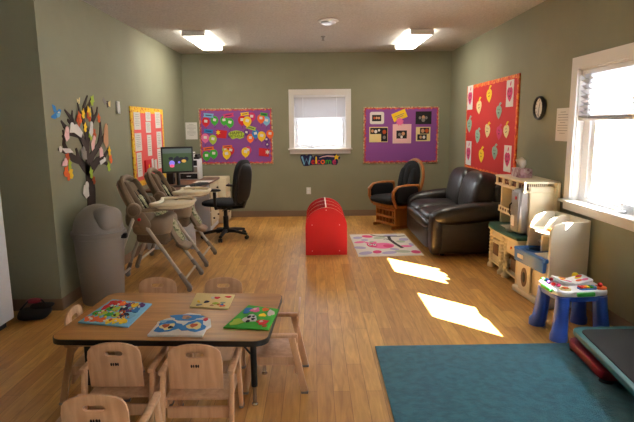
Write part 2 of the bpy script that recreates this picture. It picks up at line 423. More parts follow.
def blind(w, u0, u1, ztop, zbot, label, tilt, gapz=.042, off=-.03):
    uc = (u0+u1)/2; ww = u1-u0-.03
    t = thing('window_blind', label, 'window blind', Mx=wM(w, uc, ztop, off))
    MB().box((0, -.02, 0), (ww, .036, .04), bev=.004).done('headrail', M['vinyl'], t)
    sl = MB(); z = -.05; k = 0
    while z > -(ztop-zbot)+.03:
        sl.box((0, z, 0), (ww, .0018, .050), rot=RX(tilt)); z -= gapz
    sl.done('slats', M['slat'], t, False)
    MB().box((0, -(ztop-zbot)+.015, 0), (ww, .02, .04), bev=.004).done('bottom_rail', M['vinyl'], t)
    for sx in (-.33, .33):
        MB().box((sx*ww, -(ztop-zbot)/2, .026), (.012, ztop-zbot-.03, .0015)).done('ladder_tape', M['vinyl'], t, False)
blind('B', BW[0], BW[1], BW[3]-.012, mid_b+.01, 'grey backlit horizontal blind half lowered in the back wall window', 1.25, .036)
blind('R', -R1[1], -R1[0], R1[3]-.012, 1.515, 'white horizontal blind half lowered in the bright right wall window', -.5)
blind('R', -R2[1], -R2[0], R2[3]-.012, 1.405, 'white horizontal blind in the nearer right wall window beyond the frame', -.6)

# ceiling fixtures
diffm = mat('lamp_diffuser', (255, 247, 232), .5, emit=LAMP)
def fixture(x, y, label):
    t = thing('ceiling_light', label, 'ceiling light', (x, y, H), 0, 'ceiling light fixtures')
    MB().box((0, 0, -.008), (.26, 1.20, .016), bev=.003).done('housing', M['white'], t)
    for s_ in (-1, 1): MB().box((0, s_*.605, -.035), (.29, .012, .064), bev=.003).done('end_cap', M['white'], t)
    p = [(-.14, 0), (.14, 0), (.14, -.038), (.12, -.048), (-.12, -.048), (-.14, -.038)]
    MB().prism(p, -.598, .598, Matrix(((1, 0, 0, 0), (0, 0, 1, 0), (0, 1, 0, -.017), (0, 0, 0, 1)))).done('diffuser', diffm, t, False)
fixture(-1.46, 7.2, 'long fluorescent ceiling light on the left, above the desk')
fixture(1.34, 7.25, 'long fluorescent ceiling light on the right, above the sofa')
t = thing('smoke_detector', 'round white smoke detector on the ceiling between the two lights', 'smoke detector', (.17, 6.06, H))
MB().lathe([(.115, 0), (.117, -.01), (.10, -.016), (.0, -.016)]).done('base_ring', M['white'], t)
MB().lathe([(.085, -.016), (.08, -.035), (.05, -.045), (0, -.046)]).done('cover', M['alu'], t)
t = thing('sprinkler_head', 'small ceiling sprinkler head behind the smoke detector', 'sprinkler', (.13, 7.1, H))
MB().lathe([(.03, 0), (.03, -.004), (.008, -.006), (.008, -.035), (0, -.035)]).done('stem', M['chrome'], t)
MB().lathe([(0, -.045), (.02, -.045), (.02, -.048), (0, -.048)]).tube([(.014, 0, -.006), (.012, 0, -.045)], .002, 6).tube([(-.014, 0, -.006), (-.012, 0, -.045)], .002, 6).done('deflector', M['chrome'], t)

# ================================================================== THINGS ON THE WALLS
def board(w, x0, y0, x1, y1, label, bm_, inner, outer, bw, ow):
    u, v, ww, hh = wrect(w, x0, y0, x1, y1, .02)
    t = thing('bulletin_board', label, 'bulletin board', Mx=wM(w, u, v))
    MB().box((0, 0, .008), (ww, hh, .014), bev=.002).done('backing', outer, t, False)
    MB().box((0, 0, .0155), (ww-2*ow, hh-2*ow, .003)).done('paper_cover', bm_, t, False)
    a, b = ww/2-ow*.6, hh/2-ow*.6
    def wavy(a, b, n, amp):
        pts = []
        for (p, q) in (((-a, -b), (a, -b)), ((a, -b), (a, b)), ((a, b), (-a, b)), ((-a, b), (-a, -b))):
            for k in range(n):
                f = k/n; x = p[0]+(q[0]-p[0])*f; y = p[1]+(q[1]-p[1])*f
                s_ = amp*(1 if k % 2 else -1) if k else 0
                nx, ny = (0, 1) if p[1] == q[1] else (1, 0)
                pts.append((x+nx*s_, y+ny*s_))
        return pts
    MB().prism([(-a, -b), (a, -b), (a, b), (-a, b)], .017, .0185, None, 0, [wavy(a-bw, b-bw, 24, .006)]).done('scalloped_border', inner, t, False)
    return t
OFF = .0195
def flat(name, label, cat, w, u, v, polys, group=None, rot=0, off=OFF, parts=(), tilt=0):
    """paper cut-out: polys = [(poly, mat)] first is the body; parts = [(partname, poly, mat)]"""
    body = MB().prism(polys[0][0], 0, .0015)
    for k, (p, m_) in enumerate(polys[1:]): body.prism(p, .0016, .0024, None, k+1)
    o = body.done(name, [m_ for _, m_ in polys], None, False, wM(w, u, v, off, rot)); tag(o, label, cat, group)
    for (pn, p, m_) in parts: MB().prism(p, .0025, .0034).done(pn, m_, o, False)
    return o
def rectp(w, h, cx=0, cy=0): return [(cx-w/2, cy-h/2), (cx+w/2, cy-h/2), (cx+w/2, cy+h/2), (cx-w/2, cy+h/2)]

# ---- balloon board
board('B', 198, 108.5, 273.5, 164, 'purple birthday bulletin board with paper balloons and a red patterned border', P_['ppurple'], border_red, border_lt, .022, .03)
def bpx(cx, cy, sc=6.03, ox=190, oy=100): return ox+cx/sc, oy+cy/sc
PXM = YB/FPX*1.0
def balloon(cx, cy, r, col, label, off=OFF, rot=0):
    u, v = wuv('B', *bpx(cx, cy), off); r = r/6.03*PXM
    pts = []
    for k in range(28):
        a = -PI/2 + 2*PI*k/28; s_ = 1+.16*max(0, -math.sin(a))**3
        pts.append((r*math.cos(a)*.93, r*math.sin(a)*1.02*s_))
    pts[0:1] = [(r*.16, -r*1.36), (0, -r*1.22)] ; pts.append((-r*.16, -r*1.36))
    o = MB().prism(pts, 0, .0015).done('paper_balloon', P_[col], None, False, wM('B', u, v, off, rot)); tag(o, label, 'paper balloon', 'paper balloons on the birthday board')
    MB().prism(rectp(r*.75, r*.62, 0, r*.1), .0016, .0026, Matrix.Rotation(random.uniform(-.3, .3), 4, 'Z')).done('name_tag', P_['white'], o, False)
    MB().tube([(0, -r*1.3, .001), (r*.1, -r*1.6, .001), (-r*.05, -r*1.95, .001)], .0022, 5).done('string', P_['black'], o)
B_ = [(95, 130, 25, 'red', 'red paper balloon at the top left corner of the birthday board'), (148, 122, 24, 'green', 'green paper balloon beside the red one at the top left of the birthday board'),
 (205, 122, 24, 'green', 'green paper balloon, left one of the top pair below a pink strip'), (240, 136, 25, 'green', 'green paper balloon, lower right one of the top pair below a pink strip'),
 (314, 121, 26, 'red', 'red paper balloon behind the yellow one at the top middle of the birthday board'), (372, 100, 24, 'magenta', 'magenta paper balloon at the top middle, right of the yellow balloon'),
 (345, 127, 27, 'yellow', 'yellow paper balloon in front at the top middle of the birthday board'), (428, 111, 24, 'orange', 'orange paper balloon near the top right corner of the birthday board'),
 (461, 124, 24, 'lblue', 'light blue paper balloon at the top right corner of the birthday board'), (92, 228, 25, 'pink', 'pink paper balloon on the left side below the red balloon'),
 (138, 236, 25, 'lime', 'yellow-green paper balloon beside the pink one on the left side'), (340, 196, 18, 'purple', 'dark purple paper balloon left of the orange one in the right cluster'),
 (364, 229, 23, 'orange', 'orange paper balloon low in the right cluster beside the blue one'), (395, 203, 23, 'blue', 'blue paper balloon in the middle of the right cluster'),
 (432, 216, 26, 'yellow', 'yellow paper balloon in the right cluster beside the blue one'), (482, 204, 23, 'orange', 'orange paper balloon overlapping the right border of the birthday board'),
 (461, 238, 16, 'purple', 'dark purple paper balloon below the orange one at the right border'), (466, 269, 14, 'purple', 'small dark purple paper balloon lowest in the right cluster'),
 (100, 336, 25, 'green', 'green paper balloon at the bottom left corner of the birthday board'), (143, 323, 25, 'green', 'green paper balloon, right one of the bottom left pair'),
 (212, 296, 20, 'lime', 'yellow-green paper balloon behind the bottom yellow and red pair'), (245, 303, 24, 'red', 'red paper balloon behind the yellow one at the bottom middle'),
 (221, 325, 26, 'yellow', 'yellow paper balloon beside a red one at the bottom middle'), (350, 302, 22, 'dkpink', 'dark pink paper balloon mostly hidden behind the lone bottom yellow balloon'),
 (335, 313, 26, 'yellow', 'yellow paper balloon at the bottom right of the middle, with pink behind it')]
for i, (cx, cy, r, c, lb) in enumerate(B_): balloon(cx, cy, r, c, lb, OFF+.0008+.0005*(i % 4)+.0022*(c == 'yellow'))
for cx, cy, w_, h_, c, rot, lb in ((112, 93, 62, 24, 'lblue', -.1, 'light blue paper strip over the top left balloon pair'), (232, 93, 66, 22, 'dkpink', .15, 'pink paper strip over the top green balloon pair'),
    (330, 84, 52, 18, 'yellow', .1, 'yellow paper strip over the top middle balloons'), (446, 87, 46, 18, 'green', -.15, 'green paper strip over the top right balloons'),
    (112, 188, 58, 22, 'blue', -.1, 'blue paper strip over the pink balloon'), (368, 168, 62, 20, 'lime', -.3, 'yellow-green paper strip over the right cluster of balloons'),
    (112, 293, 70, 20, 'orange', .12, 'orange paper strip over the bottom left green balloons'), (226, 282, 60, 18, 'orange', .05, 'orange paper strip over the bottom middle balloons')):
    u, v = wuv('B', *bpx(cx, cy), OFF); k = PXM/6.03
    w_, h_ = w_*k, h_*k
    flat('paper_strip', lb, 'paper strip', 'B', u, v, [([(-w_/2, -h_/2), (w_/2, -h_/2), (w_*.42, 0), (w_/2, h_/2), (-w_/2, h_/2), (-w_*.42, 0)], P_[c]), (rectp(w_*.6, h_*.2, 0, 0), P_['navy'])], 'paper month strips', rot, OFF+.003)
for cx, cy, lb, wx in ((190, 202, 'red paper gift with a yellow bow beside the yellow-green balloon', -1), (447, 312, 'red paper gift with a white tag at the bottom right of the birthday board', 1)):
    u, v = wuv('B', *bpx(cx, cy), OFF); k = PXM/6.03
    pts = [(-32*k, -24*k), (26*k, -30*k), (34*k, 16*k), (-30*k, 24*k)]
    flat('paper_gift', lb, 'paper gift', 'B', u, v, [(pts, P_['red'])], 'paper gifts', 0, OFF+.001, [('bow', star(16*k, 8*k, 6, wx*20*k, 6*k if wx < 0 else -2*k), P_['yellow' if wx < 0 else 'white'])])
u, v = wuv('B', *bpx(280, 210), OFF); k = PXM/6.03
hb = flat('paper_banner', 'yellow-green HAPPY BIRTHDAY banner in the middle of the birthday board', 'paper banner', 'B', u, v, [([(-44*k, -8*k), (-48*k, 8*k), (-34*k, 20*k), (0, 26*k), (34*k, 20*k), (48*k, 6*k), (44*k, -16*k), (20*k, -24*k), (0, -18*k), (-24*k, -26*k)], P_['lime'])], None, 0, OFF+.003)
tb = MB(); text_mesh('HAPPY', 26*k, Matrix.Translation((0, 9*k, .003)), tb); text_mesh('BIRTHDAY', 21*k, Matrix.Translation((0, -9*k, .003)), tb); tb.done('lettering', P_['black'], hb, False)

# ---- photo board
board('B', 363.5, 107, 438, 163, 'purple bulletin board with photographs and an orange patterned border', P_['ppurple'], border_red, border_lt, .022, .03)
def ppic(x0, y0, x1, y1, label, frame, pics, rot=0, rr=0, name='photograph'):
    f = lambda a, b: (355+a/6.03, 100+b/6.03)
    u, v, w_, h_ = wrect('B', *f(x0, y0), *f(x1, y1), OFF)
    o = MB().prism(rrect(w_, h_, rr) if rr else rectp(w_, h_), 0, .002).done(name, P_[frame], None, False, wM('B', u, v, OFF, rot)); tag(o, label, 'photograph')
    for (a, b, c, d, blobs) in pics:
        uu, vv, w2, h2 = wrect('B', *f(a, b), *f(c, d), OFF)
        m_ = MB().prism(rectp(w2, h2, uu-u, vv-v), .0021, .003); ms = [P_['black']]
        for (bx, by, br, bc) in blobs:
            ms.append(P_[bc]); m_.prism(ell(br*w2, br*w2*1.15, 10, uu-u+bx*w2, vv-v+by*h2), .0031, .0034, None, len(ms)-1)
        m_.done('picture', ms, o, False)
    return o
ppic(90, 72, 175, 145, 'photograph in a rounded white frame at the top left of the photo board', 'white', [(103, 90, 158, 128, [(-.25, 0, .12, 'rust'), (0, .02, .12, 'skin'), (.25, 0, .12, 'skin')])], 0, .03)
ppic(86, 163, 197, 254, 'cream sheet with several photographs below the white framed one', 'cream', [(92, 168, 158, 205, [(-.3, 0, .13, 'skin'), (0, -.1, .14, 'white'), (.3, .1, .1, 'white')]), (158, 168, 195, 250, [(0, .2, .3, 'rust'), (0, -.2, .25, 'grey')])])
ppic(228, 146, 338, 261, 'light pink sheet with one photograph in the middle of the photo board', 'lpink', [(250, 184, 312, 232, [(-.2, 0, .15, 'grey'), (.15, .1, .16, 'skin'), (0, -.3, .12, 'white')])])
ppic(366, 69, 460, 145, 'dark photograph with pale faces at the top right of the photo board', 'black', [(372, 76, 452, 138, [(-.25, 0, .1, 'grey'), (0, .05, .12, 'skin'), (.22, 0, .1, 'grey'), (0, -.2, .14, 'grey')])])
ppic(368, 163, 453, 248, 'cream sheet with two photographs on the right of the photo board', 'cream', [(392, 168, 446, 203, [(-.2, 0, .2, 'skin'), (.25, 0, .2, 'rust')]), (376, 207, 432, 241, [(-.15, 0, .15, 'skin'), (.2, 0, .15, 'white')])])
u, v = wuv('B', 355+268/6.03, 100+94/6.03, OFF); k = PXM/6.03
yc = flat('yellow_note', 'tilted yellow paper note at the top middle of the photo board', 'paper note', 'B', u, v, [(rectp(86*k, 50*k), P_['yellow'])], None, .38, OFF)
tb = MB(); tb.box((0, 2*k, .002), (60*k, 4*k, .001)); tb.box((0, -8*k, .002), (44*k, 4*k, .001)); tb.done('writing', P_['grey'], yc, False)
u, v = wuv('B', 355+270/6.03, 100+130/6.03, OFF)
flat('paper_starburst', 'pink paper starburst under the tilted yellow note', 'paper shape', 'B', u, v, [(star(27*k, 17*k, 9), P_['pink'])], None, 0, OFF+.004)

# ---- red fruit board on the right wall
board('R', 467, 86.5, 513.6, 181.8, 'large red bulletin board with paper fruit and an orange border', P_['bred'], border_or, border_or, .03, .028)
def rpx(cx, cy): return 460+cx/3.523, 65+cy/3.523
fr_pts = [(x_*1.75, y_) for x_, y_ in [(-.45, -.05), (-.42, .3), (-.2, .52), (0, .45), (.2, .52), (.42, .3), (.45, -.05), (.3, -.45), (.05, -.8), (-.18, -.6), (-.34, -.35)]]
def fruit(cx, cy, hpx, col, label, card=False):
    u, v = wuv('R', *rpx(cx, cy), OFF); a = wuv('R', *rpx(cx, cy-hpx/2), OFF)[1]; s_ = (a-v)*2
    ra = random.uniform(-.25, .25)
    if card:
        o = flat('fruit_card', label, 'paper card', 'R', u, v, [(rectp(s_*.74, s_), P_['white'])], 'white cards with pink paper fruit', 0, OFF)
        pts = [(x*s_*.36, y*s_*.42+s_*.02) for x, y in fr_pts]; MB().prism(pts, .0016, .003).done('fruit_shape', P_[col], o, False)
        MB().prism(ell(.05*s_, .1*s_, 8, .06*s_, .36*s_, -.5), .0016, .003).done('leaf', P_['dkpink'], o, False)
        sq = .5
    else:
        pts = [(x*s_*.56, y*s_*.56) for x, y in fr_pts]
        o = flat('paper_fruit', label, 'paper fruit', 'R', u, v, [(pts, P_[col])], 'paper fruit on the red board', ra, OFF)
        MB().prism([(-.03*s_, .2*s_), (-.03*s_, .36*s_), (.16*s_, .5*s_), (.42*s_, .44*s_), (.2*s_, .34*s_), (.05*s_, .24*s_)], .0016, .003).done('leaf', P_[col if col != 'cream' else 'yellow'], o, False)
        sq = 1
    m_ = MB(); q = .045*s_
    for (x, y) in ((-.1, .08), (.1, .08)): MB().prism(ell(q*.6, q, 8, x*s_, y*s_), .0031, .004).done('eye', P_['black'], o, False)
    m_.tube([(-.08*s_, -.08*s_, .0035), (0, -.13*s_, .0035), (.09*s_, -.06*s_, .0035)], .012*s_, 5)
    m_.done('mouth', P_['black'], o, False)
for cx, cy, lb in ((36, 115, 'white card with a pink fruit at the top left of the red board'), (176, 100, 'white card with a pink fruit at the top right of the red board'), (30, 310, 'white card with a pink fruit at the bottom left of the red board'), (167, 330, 'white card with a pink fruit at the bottom right of the red board')):
    fruit(cx, cy, 82+cx*.07, 'dkpink', lb, True)
for cx, cy, c, lb in ((103, 104, 'yellow', 'yellow paper fruit at the top middle of the red board'), (67, 145, 'cream', 'cream paper fruit below the top left card'), (137, 162, 'teal', 'pale green paper fruit right of centre near the top of the red board'),
    (33, 210, 'teal', 'pale green paper fruit at the left edge of the red board'), (62, 248, 'teal', 'pale green paper fruit low on the left half of the red board'), (97, 228, 'cream', 'cream paper fruit in the middle of the red board'),
    (138, 236, 'dkpink', 'pink paper fruit right of centre without a card'), (163, 230, 'cream', 'cream paper fruit beside the pink one at the right edge'), (75, 316, 'yellow', 'yellow paper fruit at the bottom left of the red board'),
    (122, 306, 'teal', 'pale green paper fruit at the bottom middle of the red board')):
    fruit(cx, cy, 64, c, lb)

# ---- yellow bordered board on the left wall
board('L', 130.5, 106, 166.8, 177.5, 'narrow coral bulletin board with a yellow border and white notices', P_['coral'], border_yel, border_yel, .04, .05)
def lpx(cx, cy): return 120+cx/4.965, 95+cy/4.965
for (x0, y0, x1, y1, lb) in ((66, 84, 104, 172, 'white notice at the top left of the coral board'), (125, 84, 153, 130, 'white notice at the top middle of the coral board'), (126, 133, 154, 187, 'white notice second from the top in the middle column of the coral board'),
    (172, 84, 203, 164, 'white notice at the top right of the coral board'), (72, 190, 110, 276, 'white notice in the middle of the left column of the coral board'), (133, 198, 160, 300, 'long white notice in the middle of the coral board'),
    (180, 182, 208, 260, 'white notice in the middle of the right column of the coral board'), (82, 288, 113, 402, 'white notice at the bottom left of the coral board'), (184, 268, 212, 360, 'white notice at the bottom right of the coral board')):
    u, v, w_, h_ = wrect('L', *lpx(x0, y0), *lpx(x1, y1), OFF)
    o = flat('paper_notice', lb, 'paper notice', 'L', u, v, [(rectp(w_, h_), P_['white'])], 'notices on the coral board', random.uniform(-.02, .02), OFF)
    m_ = MB(); n = 7
    for k in range(n): m_.box((-.04*w_*(k % 2), h_*(.36-.72*k/n), .002), (w_*(.7 if k % 3 else .5), h_*.018, .0006))
    m_.done('printed_lines', P_['grey'], o, False)
u, v, w_, h_ = wrect('L', *lpx(119, 325), *lpx(152, 396), OFF)
o = MB().box((0, 0, .012), (w_, h_, .022), bev=.003).done('red_folder', P_['red'], None, True, wM('L', u, v, OFF)); tag(o, 'red folder hanging at the bottom middle of the coral board', 'folder')
MB().prism(star(.03, .015, 5, .01, .02), .0231, .0245).done('star_emblem', P_['yellow'], o, False)
for i_, (x0, y0, x1, y1) in enumerate(((154, 318, 166, 372), (168, 322, 182, 374))):
    u, v, w_, h_ = wrect('L', *lpx(x0, y0), *lpx(x1, y1), OFF)
    tag(MB().box((0, 0, .006), (w_, h_, .01), bev=.002).done('folded_leaflet', P_['white'], None, False, wM('L', u, v, OFF, .12)), ('white folded leaflet just right of the red folder', 'white folded leaflet farther right of the red folder')[i_], 'leaflet')

# ---- papers, clock, small wall items
def notice(w, x0, y0, x1, y1, label):
    u, v, w_, h_ = wrect(w, x0, y0, x1, y1)
    o = flat('paper_notice', label, 'paper notice', w, u, v, [(rectp(w_, h_), P_['white'])], None, 0, .002)
    m_ = MB()
    for k in range(9): m_.box((0, h_*(.38-.08*k), .002), (w_*(.75 if k % 4 else .4), h_*.015, .0006))
    m_.done('printed_lines', P_['grey'], o, False)
notice('B', 185.3, 122.5, 197.8, 139.3, 'white printed sheet on the back wall left of the birthday board')
notice('R', 557.5, 108.5, 568.5, 141.5, 'white printed sheet on the right wall between clock and window')
c_ = wuv('R', 541.6, 108); t = thing('wall_clock', 'round black rimmed wall clock on the right wall', 'clock', Mx=wM('R', c_[0], c_[1], 0))
R_ = .115
MB().lathe([(R_*.9, 0), (R_, .012), (R_, .03), (R_*.93, .042), (R_*.82, .036), (R_*.82, .02), (0, .02)], seg=36).done('rim', M['black'], t)
MB().lathe([(R_*.81, .0205), (R_*.81, .023), (0, .023)], seg=36).done('face', P_['white'], t)
m_ = MB()
for k in range(12):
    a = 2*PI*k/12; m_.box((R_*.66*math.sin(a), R_*.66*math.cos(a), .024), (.006, .016 if k % 3 else .024, .001), rot=RZ(-a))
m_.done('hour_marks', P_['black'], t, False)
for nm, a, l_ in (('hour_hand', .3, .06), ('minute_hand', 3.3, .085)):
    MB().box((math.sin(a)*l_*.45, math.cos(a)*l_*.45, .026), (.006, l_, .0015), rot=RZ(-a)).done(nm, P_['black'], t, False)
def outlet(w, px, py, name, label, cat, W_, H_):
    u, v = wuv(w, px, py); t = thing(name, label, cat, Mx=wM(w, u, v))
    MB().box((0, 0, .003), (W_, H_, .006), bev=.002).done('cover_plate', M['white'], t)
    m_ = MB()
    for s_ in (-1, 1): m_.prism(rrect(W_*.5, H_*.3, .008, 4, 0, s_*H_*.22), .006, .0075)
    m_.done('sockets', M['vinyl'], t, False)
outlet('B', 308.7, 190.7, 'power_outlet', 'white power outlet low on the back wall behind the red book rack', 'power outlet', .075, .115)
u, v = wuv('L', 117.3, 107.5); t = thing('motion_sensor', 'small white sensor on the left wall between paper tree and coral board', 'sensor', Mx=wM('L', u, v))
MB().box((0, 0, .010), (.07, .13, .02), bev=.006).done('housing', M['white'], t); MB().box((0, .02, .021), (.03, .03, .004), bev=.001).done('lens', M['vinyl'], t)

# ---- welcome sign
t0 = wuv('B', 320.4, 159.2); k = PXM/14.09
t = thing('welcome_sign', 'colourful WELCOME wall sign with a shooting star under the back window', 'sign', Mx=wM('B', t0[0], t0[1]))
def wq(x, y): return ((x-300)*k, (187-y)*k)
outl = [wq(*p) for p in ((18, 135), (30, 122), (60, 125), (80, 120), (110, 135), (140, 115), (180, 122), (200, 165), (215, 135), (255, 130), (290, 138), (370, 118), (470, 122), (520, 112), (545, 130), (580, 160), (572, 185), (545, 200), (548, 235), (525, 270), (480, 268), (440, 255), (380, 262), (300, 262), (250, 262), (200, 265), (165, 268), (130, 280), (65, 282), (40, 240), (20, 170))]
MB().prism(outl, 0, .008, bev=.002).done('backing', P_['navy'], t, False)
def letter(pt, strokes, r, col):
    m_ = MB()
    for s_ in strokes: m_.tube([(*wq(*p), .011) for p in s_], r*k, 8, flat=1)
    m_.done('letter_'+pt, P_[col], t)
letter('w', [[(40, 145), (75, 260), (105, 180), (135, 260), (165, 140)]], 13, 'lblue')
letter('e', [[(178, 222), (215, 222), (208, 200), (185, 205), (175, 230), (190, 250), (215, 244)]], 8, 'red')
letter('l', [[(240, 150), (240, 248)]], 11, 'yellow')
letter('c', [[(290, 208), (270, 205), (258, 228), (270, 250), (290, 246)]], 8, 'magenta')
letter('o', [[(330, 200), (308, 215), (312, 240), (335, 250), (356, 236), (354, 210), (330, 200)]], 9, 'orange')
letter('m', [[(380, 250), (380, 200)], [(380, 212), (400, 203), (412, 215), (412, 250)], [(412, 215), (432, 203), (446, 215), (446, 250)]], 8, 'green')
letter('e', [[(480, 228), (515, 226), (508, 203), (485, 206), (474, 232), (490, 256), (518, 248)]], 9, 'dkpink')
MB().prism([(p[0]*k*22+wq(525, 160)[0], p[1]*k*22+wq(525, 160)[1]) for p in star(2.2, 1, 5)], .008, .013).done('star', P_['yellow'], t, False)
m_ = MB(); m_.tube([(*wq(*p), .011) for p in ((285, 170), (330, 152), (400, 142), (490, 150))], [3*k, 7*k, 9*k, 11*k], 8); m_.done('star_trail', P_['lpink'], t)

# ---- paper tree on the left wall
T0 = wuv('L', 85, 160)
t = thing('paper_tree', 'large brown paper tree on the left wall with leaves and animals', 'wall decoration', Mx=wM('L', T0[0], T0[1]))
def tq(x, y):      # coordinates of the close look (40,90)-(110,210) at 3.517x
    a = wuv('L', 40+x/3.517, 90+y/3.517); return (a[0]-T0[0], a[1]-T0[1])
def ribbon(mb, pts, ws, z0=.002, z1=.006):
    P2 = [Vector(tq(*p)) for p in pts]; L_, R2_ = [], []
    for i, p in enumerate(P2):
        d = (P2[min(i+1, len(P2)-1)]-P2[max(i-1, 0)]).normalized(); n = Vector((-d.y, d.x)); w_ = ws[i]*.0145/2.1
        L_.append((p+n*w_)[:]); R2_.append((p-n*w_)[:])
    mb.prism(L_+R2_[::-1], z0, z1)
m_ = MB()
ribbon(m_, [(180, 410), (180, 350), (172, 300), (168, 265), (170, 230)], [13, 12, 11, 10, 6])
Z = .0005
for i, (pts, ws) in enumerate([([(172, 290), (155, 270), (135, 245), (125, 205)], [8, 7, 5, 2]), ([(140, 250), (115, 240), (90, 215), (62, 208)], [5, 5, 4, 1.5]), ([(95, 218), (82, 190), (84, 160), (78, 140)], [4, 4, 3, 1]),
    ([(84, 175), (76, 160)], [2, 1]), ([(170, 250), (160, 210), (150, 180), (140, 160), (115, 125), (95, 105)], [7, 6, 6, 6, 4, 1.5]), ([(118, 128), (105, 95), (85, 70)], [3.5, 3, 1]), ([(120, 125), (110, 95), (112, 72)], [3, 2.5, 1]),
    ([(140, 160), (105, 150), (82, 125), (72, 108)], [4, 4, 3, 1]), ([(165, 240), (165, 190), (160, 140), (150, 100), (152, 60), (165, 20)], [6, 6, 5, 4, 3, 1]), ([(152, 95), (138, 80), (130, 45)], [3, 3, 1]), ([(154, 80), (172, 50), (178, 28)], [3, 2.5, 1]),
    ([(165, 180), (180, 130), (185, 95), (180, 60)], [5, 4, 3, 1]), ([(184, 110), (198, 80), (200, 60)], [3, 2, 1]), ([(170, 255), (185, 225), (205, 195), (212, 150), (210, 110)], [7, 6, 5, 4, 1.5]), ([(208, 190), (225, 160), (235, 120)], [4, 3, 1]),
    ([(175, 285), (200, 250), (225, 235), (240, 205)], [7, 6, 4, 1.5]), ([(205, 248), (228, 255), (244, 268)], [4, 3, 1])]):
    ribbon(m_, pts, ws, .002, .006+Z*(i % 5))
m_.done('trunk_and_branches', P_['brown'], t, False)
def leaf(x, y, s_, col, rot, nm='leaf'):
    p = tq(x, y); k_ = s_*.0145/4.4
    MB().prism([(k_*a, k_*b) for a, b in ((0, -5), (3, -3.5), (2, -1), (4, 1), (1.8, 2), (0, 5), (-1.8, 2), (-4, 1), (-2, -1), (-3, -3.5))], .0105, .0125, Matrix.Translation((*p, 0)) @ Matrix.Rotation(rot, 4, 'Z')).done(nm, P_[col], t, False)
for i, (x, y) in enumerate(((135, 95), (148, 82), (167, 92), (180, 35), (203, 98), (168, 75), (92, 238), (100, 260), (88, 285), (104, 290), (185, 315), (238, 268), (244, 240), (155, 130), (130, 108), (176, 290), (95, 300), (240, 215), (186, 150), (172, 160))):
    leaf(x, y, (3.6, 3.0, 3.4)[i % 3], ('orange', 'yellow', 'rust', 'lime')[i % 4], random.uniform(-.7, .7))
def critter(pts, cols, nm, hd):
    m_ = MB()
    P2 = [tq(*p) for p in pts]
    m_.prism(P2, .0128, .015)
    for (x, y, r) in hd: m_.prism(ell(r*.0045, r*.0045, 12, *tq(x, y)), .0135, .0165)
    m_.done(nm, P_[cols], t, False)
critter([(100, 125), (125, 120), (145, 150), (140, 168), (115, 150), (98, 150)], 'white', 'paper_owl', [(108, 130, 9)])
critter([(84, 132), (96, 140), (98, 170), (88, 182), (80, 160)], 'lpink', 'paper_bird', [(90, 140, 7)])
critter([(172, 118), (180, 120), (182, 150), (176, 165), (168, 150)], 'white', 'paper_bird', [(176, 122, 7)])
critter([(182, 165), (190, 170), (186, 205), (178, 215), (175, 190)], 'lpink', 'paper_squirrel', [(186, 170, 6)])
critter([(222, 130), (234, 140), (236, 190), (228, 205), (218, 180)], 'skin', 'paper_squirrel', [(228, 130, 8)])
critter([(70, 205), (100, 206), (112, 220), (85, 222)], 'white', 'paper_bird', [(66, 208, 6)])
critter([(75, 250), (92, 248), (90, 266), (70, 268)], 'lpink', 'paper_owl', [(84, 250, 6)])
critter([(205, 250), (222, 240), (226, 250), (208, 264)], 'white', 'paper_bird', [(222, 244, 5)])
critter([(150, 335), (164, 330), (168, 372), (158, 382), (146, 365)], 'white', 'paper_rabbit', [(160, 335, 8)])
critter([(138, 205), (158, 215), (160, 245), (142, 242)], 'grey', 'paper_owl', [(148, 212, 8)])
critter([(204, 205), (216, 208), (218, 232), (206, 238)], 'lpink', 'paper_owl', [(210, 210, 6)])
def wallcut(name, label, cat, parts):
    c = wuv('L', 40+parts[0][0][0][0]/3.517, 90+parts[0][0][0][1]/3.517)
    o = None
    for i, (pts, col) in enumerate(parts):
        P2 = [(Vector(wuv('L', 40+x/3.517, 90+y/3.517))-Vector(c))[:] for x, y in pts]
        m_ = MB().prism(P2, .001 + .002*min(i, 1), .0025+.002*min(i, 1))
        if i == 0: o = tag(m_.done(name, P_[col], None, False, wM('L', c[0], c[1])), label, cat)
        else: m_.done('wing' if i < 3 else 'marking', P_[col], o, False)
wallcut('paper_bird', 'blue paper bird on the left wall beside the top left branches', 'paper bird', [([(40, 98), (52, 102), (70, 88), (74, 70), (66, 66), (56, 78), (48, 84), (38, 92)], 'blue'), ([(48, 80), (40, 50), (52, 56), (58, 76)], 'blue'), ([(56, 84), (72, 78), (68, 94), (60, 98)], 'lblue'), ([(60, 80), (66, 74), (68, 82)], 'white')])
wallcut('paper_butterfly', 'small grey paper butterfly on the left wall right of the tree', 'paper butterfly', [([(232, 40), (236, 62), (240, 60), (238, 38)], 'brown'), ([(234, 44), (222, 26), (218, 34), (226, 52)], 'grey'), ([(238, 44), (246, 38), (246, 60), (240, 56)], 'cream')])
wallcut('paper_moth', 'tiny cream paper moth on the left wall above the tree', 'paper moth', [([(134, 50), (138, 48), (140, 26), (136, 28)], 'cream'), ([(135, 36), (128, 30), (130, 44)], 'cream')])

# ================================================================== FLOOR COVERINGS
rugm = mat('teal_carpet', (34, 102, 124), .98, rgb2=(50, 124, 146), nscale=22, bump=1, bscale=160, spec=.1, sheen=.3)
rp = [(.385, 1.2), (2.02, 1.2), (2.13, 3.36), (.40, 3.345)]
o = MB().prism([(x-1.2, y-2.3) for x, y in rp], 0, .014, bev=.004).done('teal_rug', rugm); o.location = (1.2, 2.3, .0)
tag(o, 'large teal carpet rug on the wood floor at the lower right', 'rug')
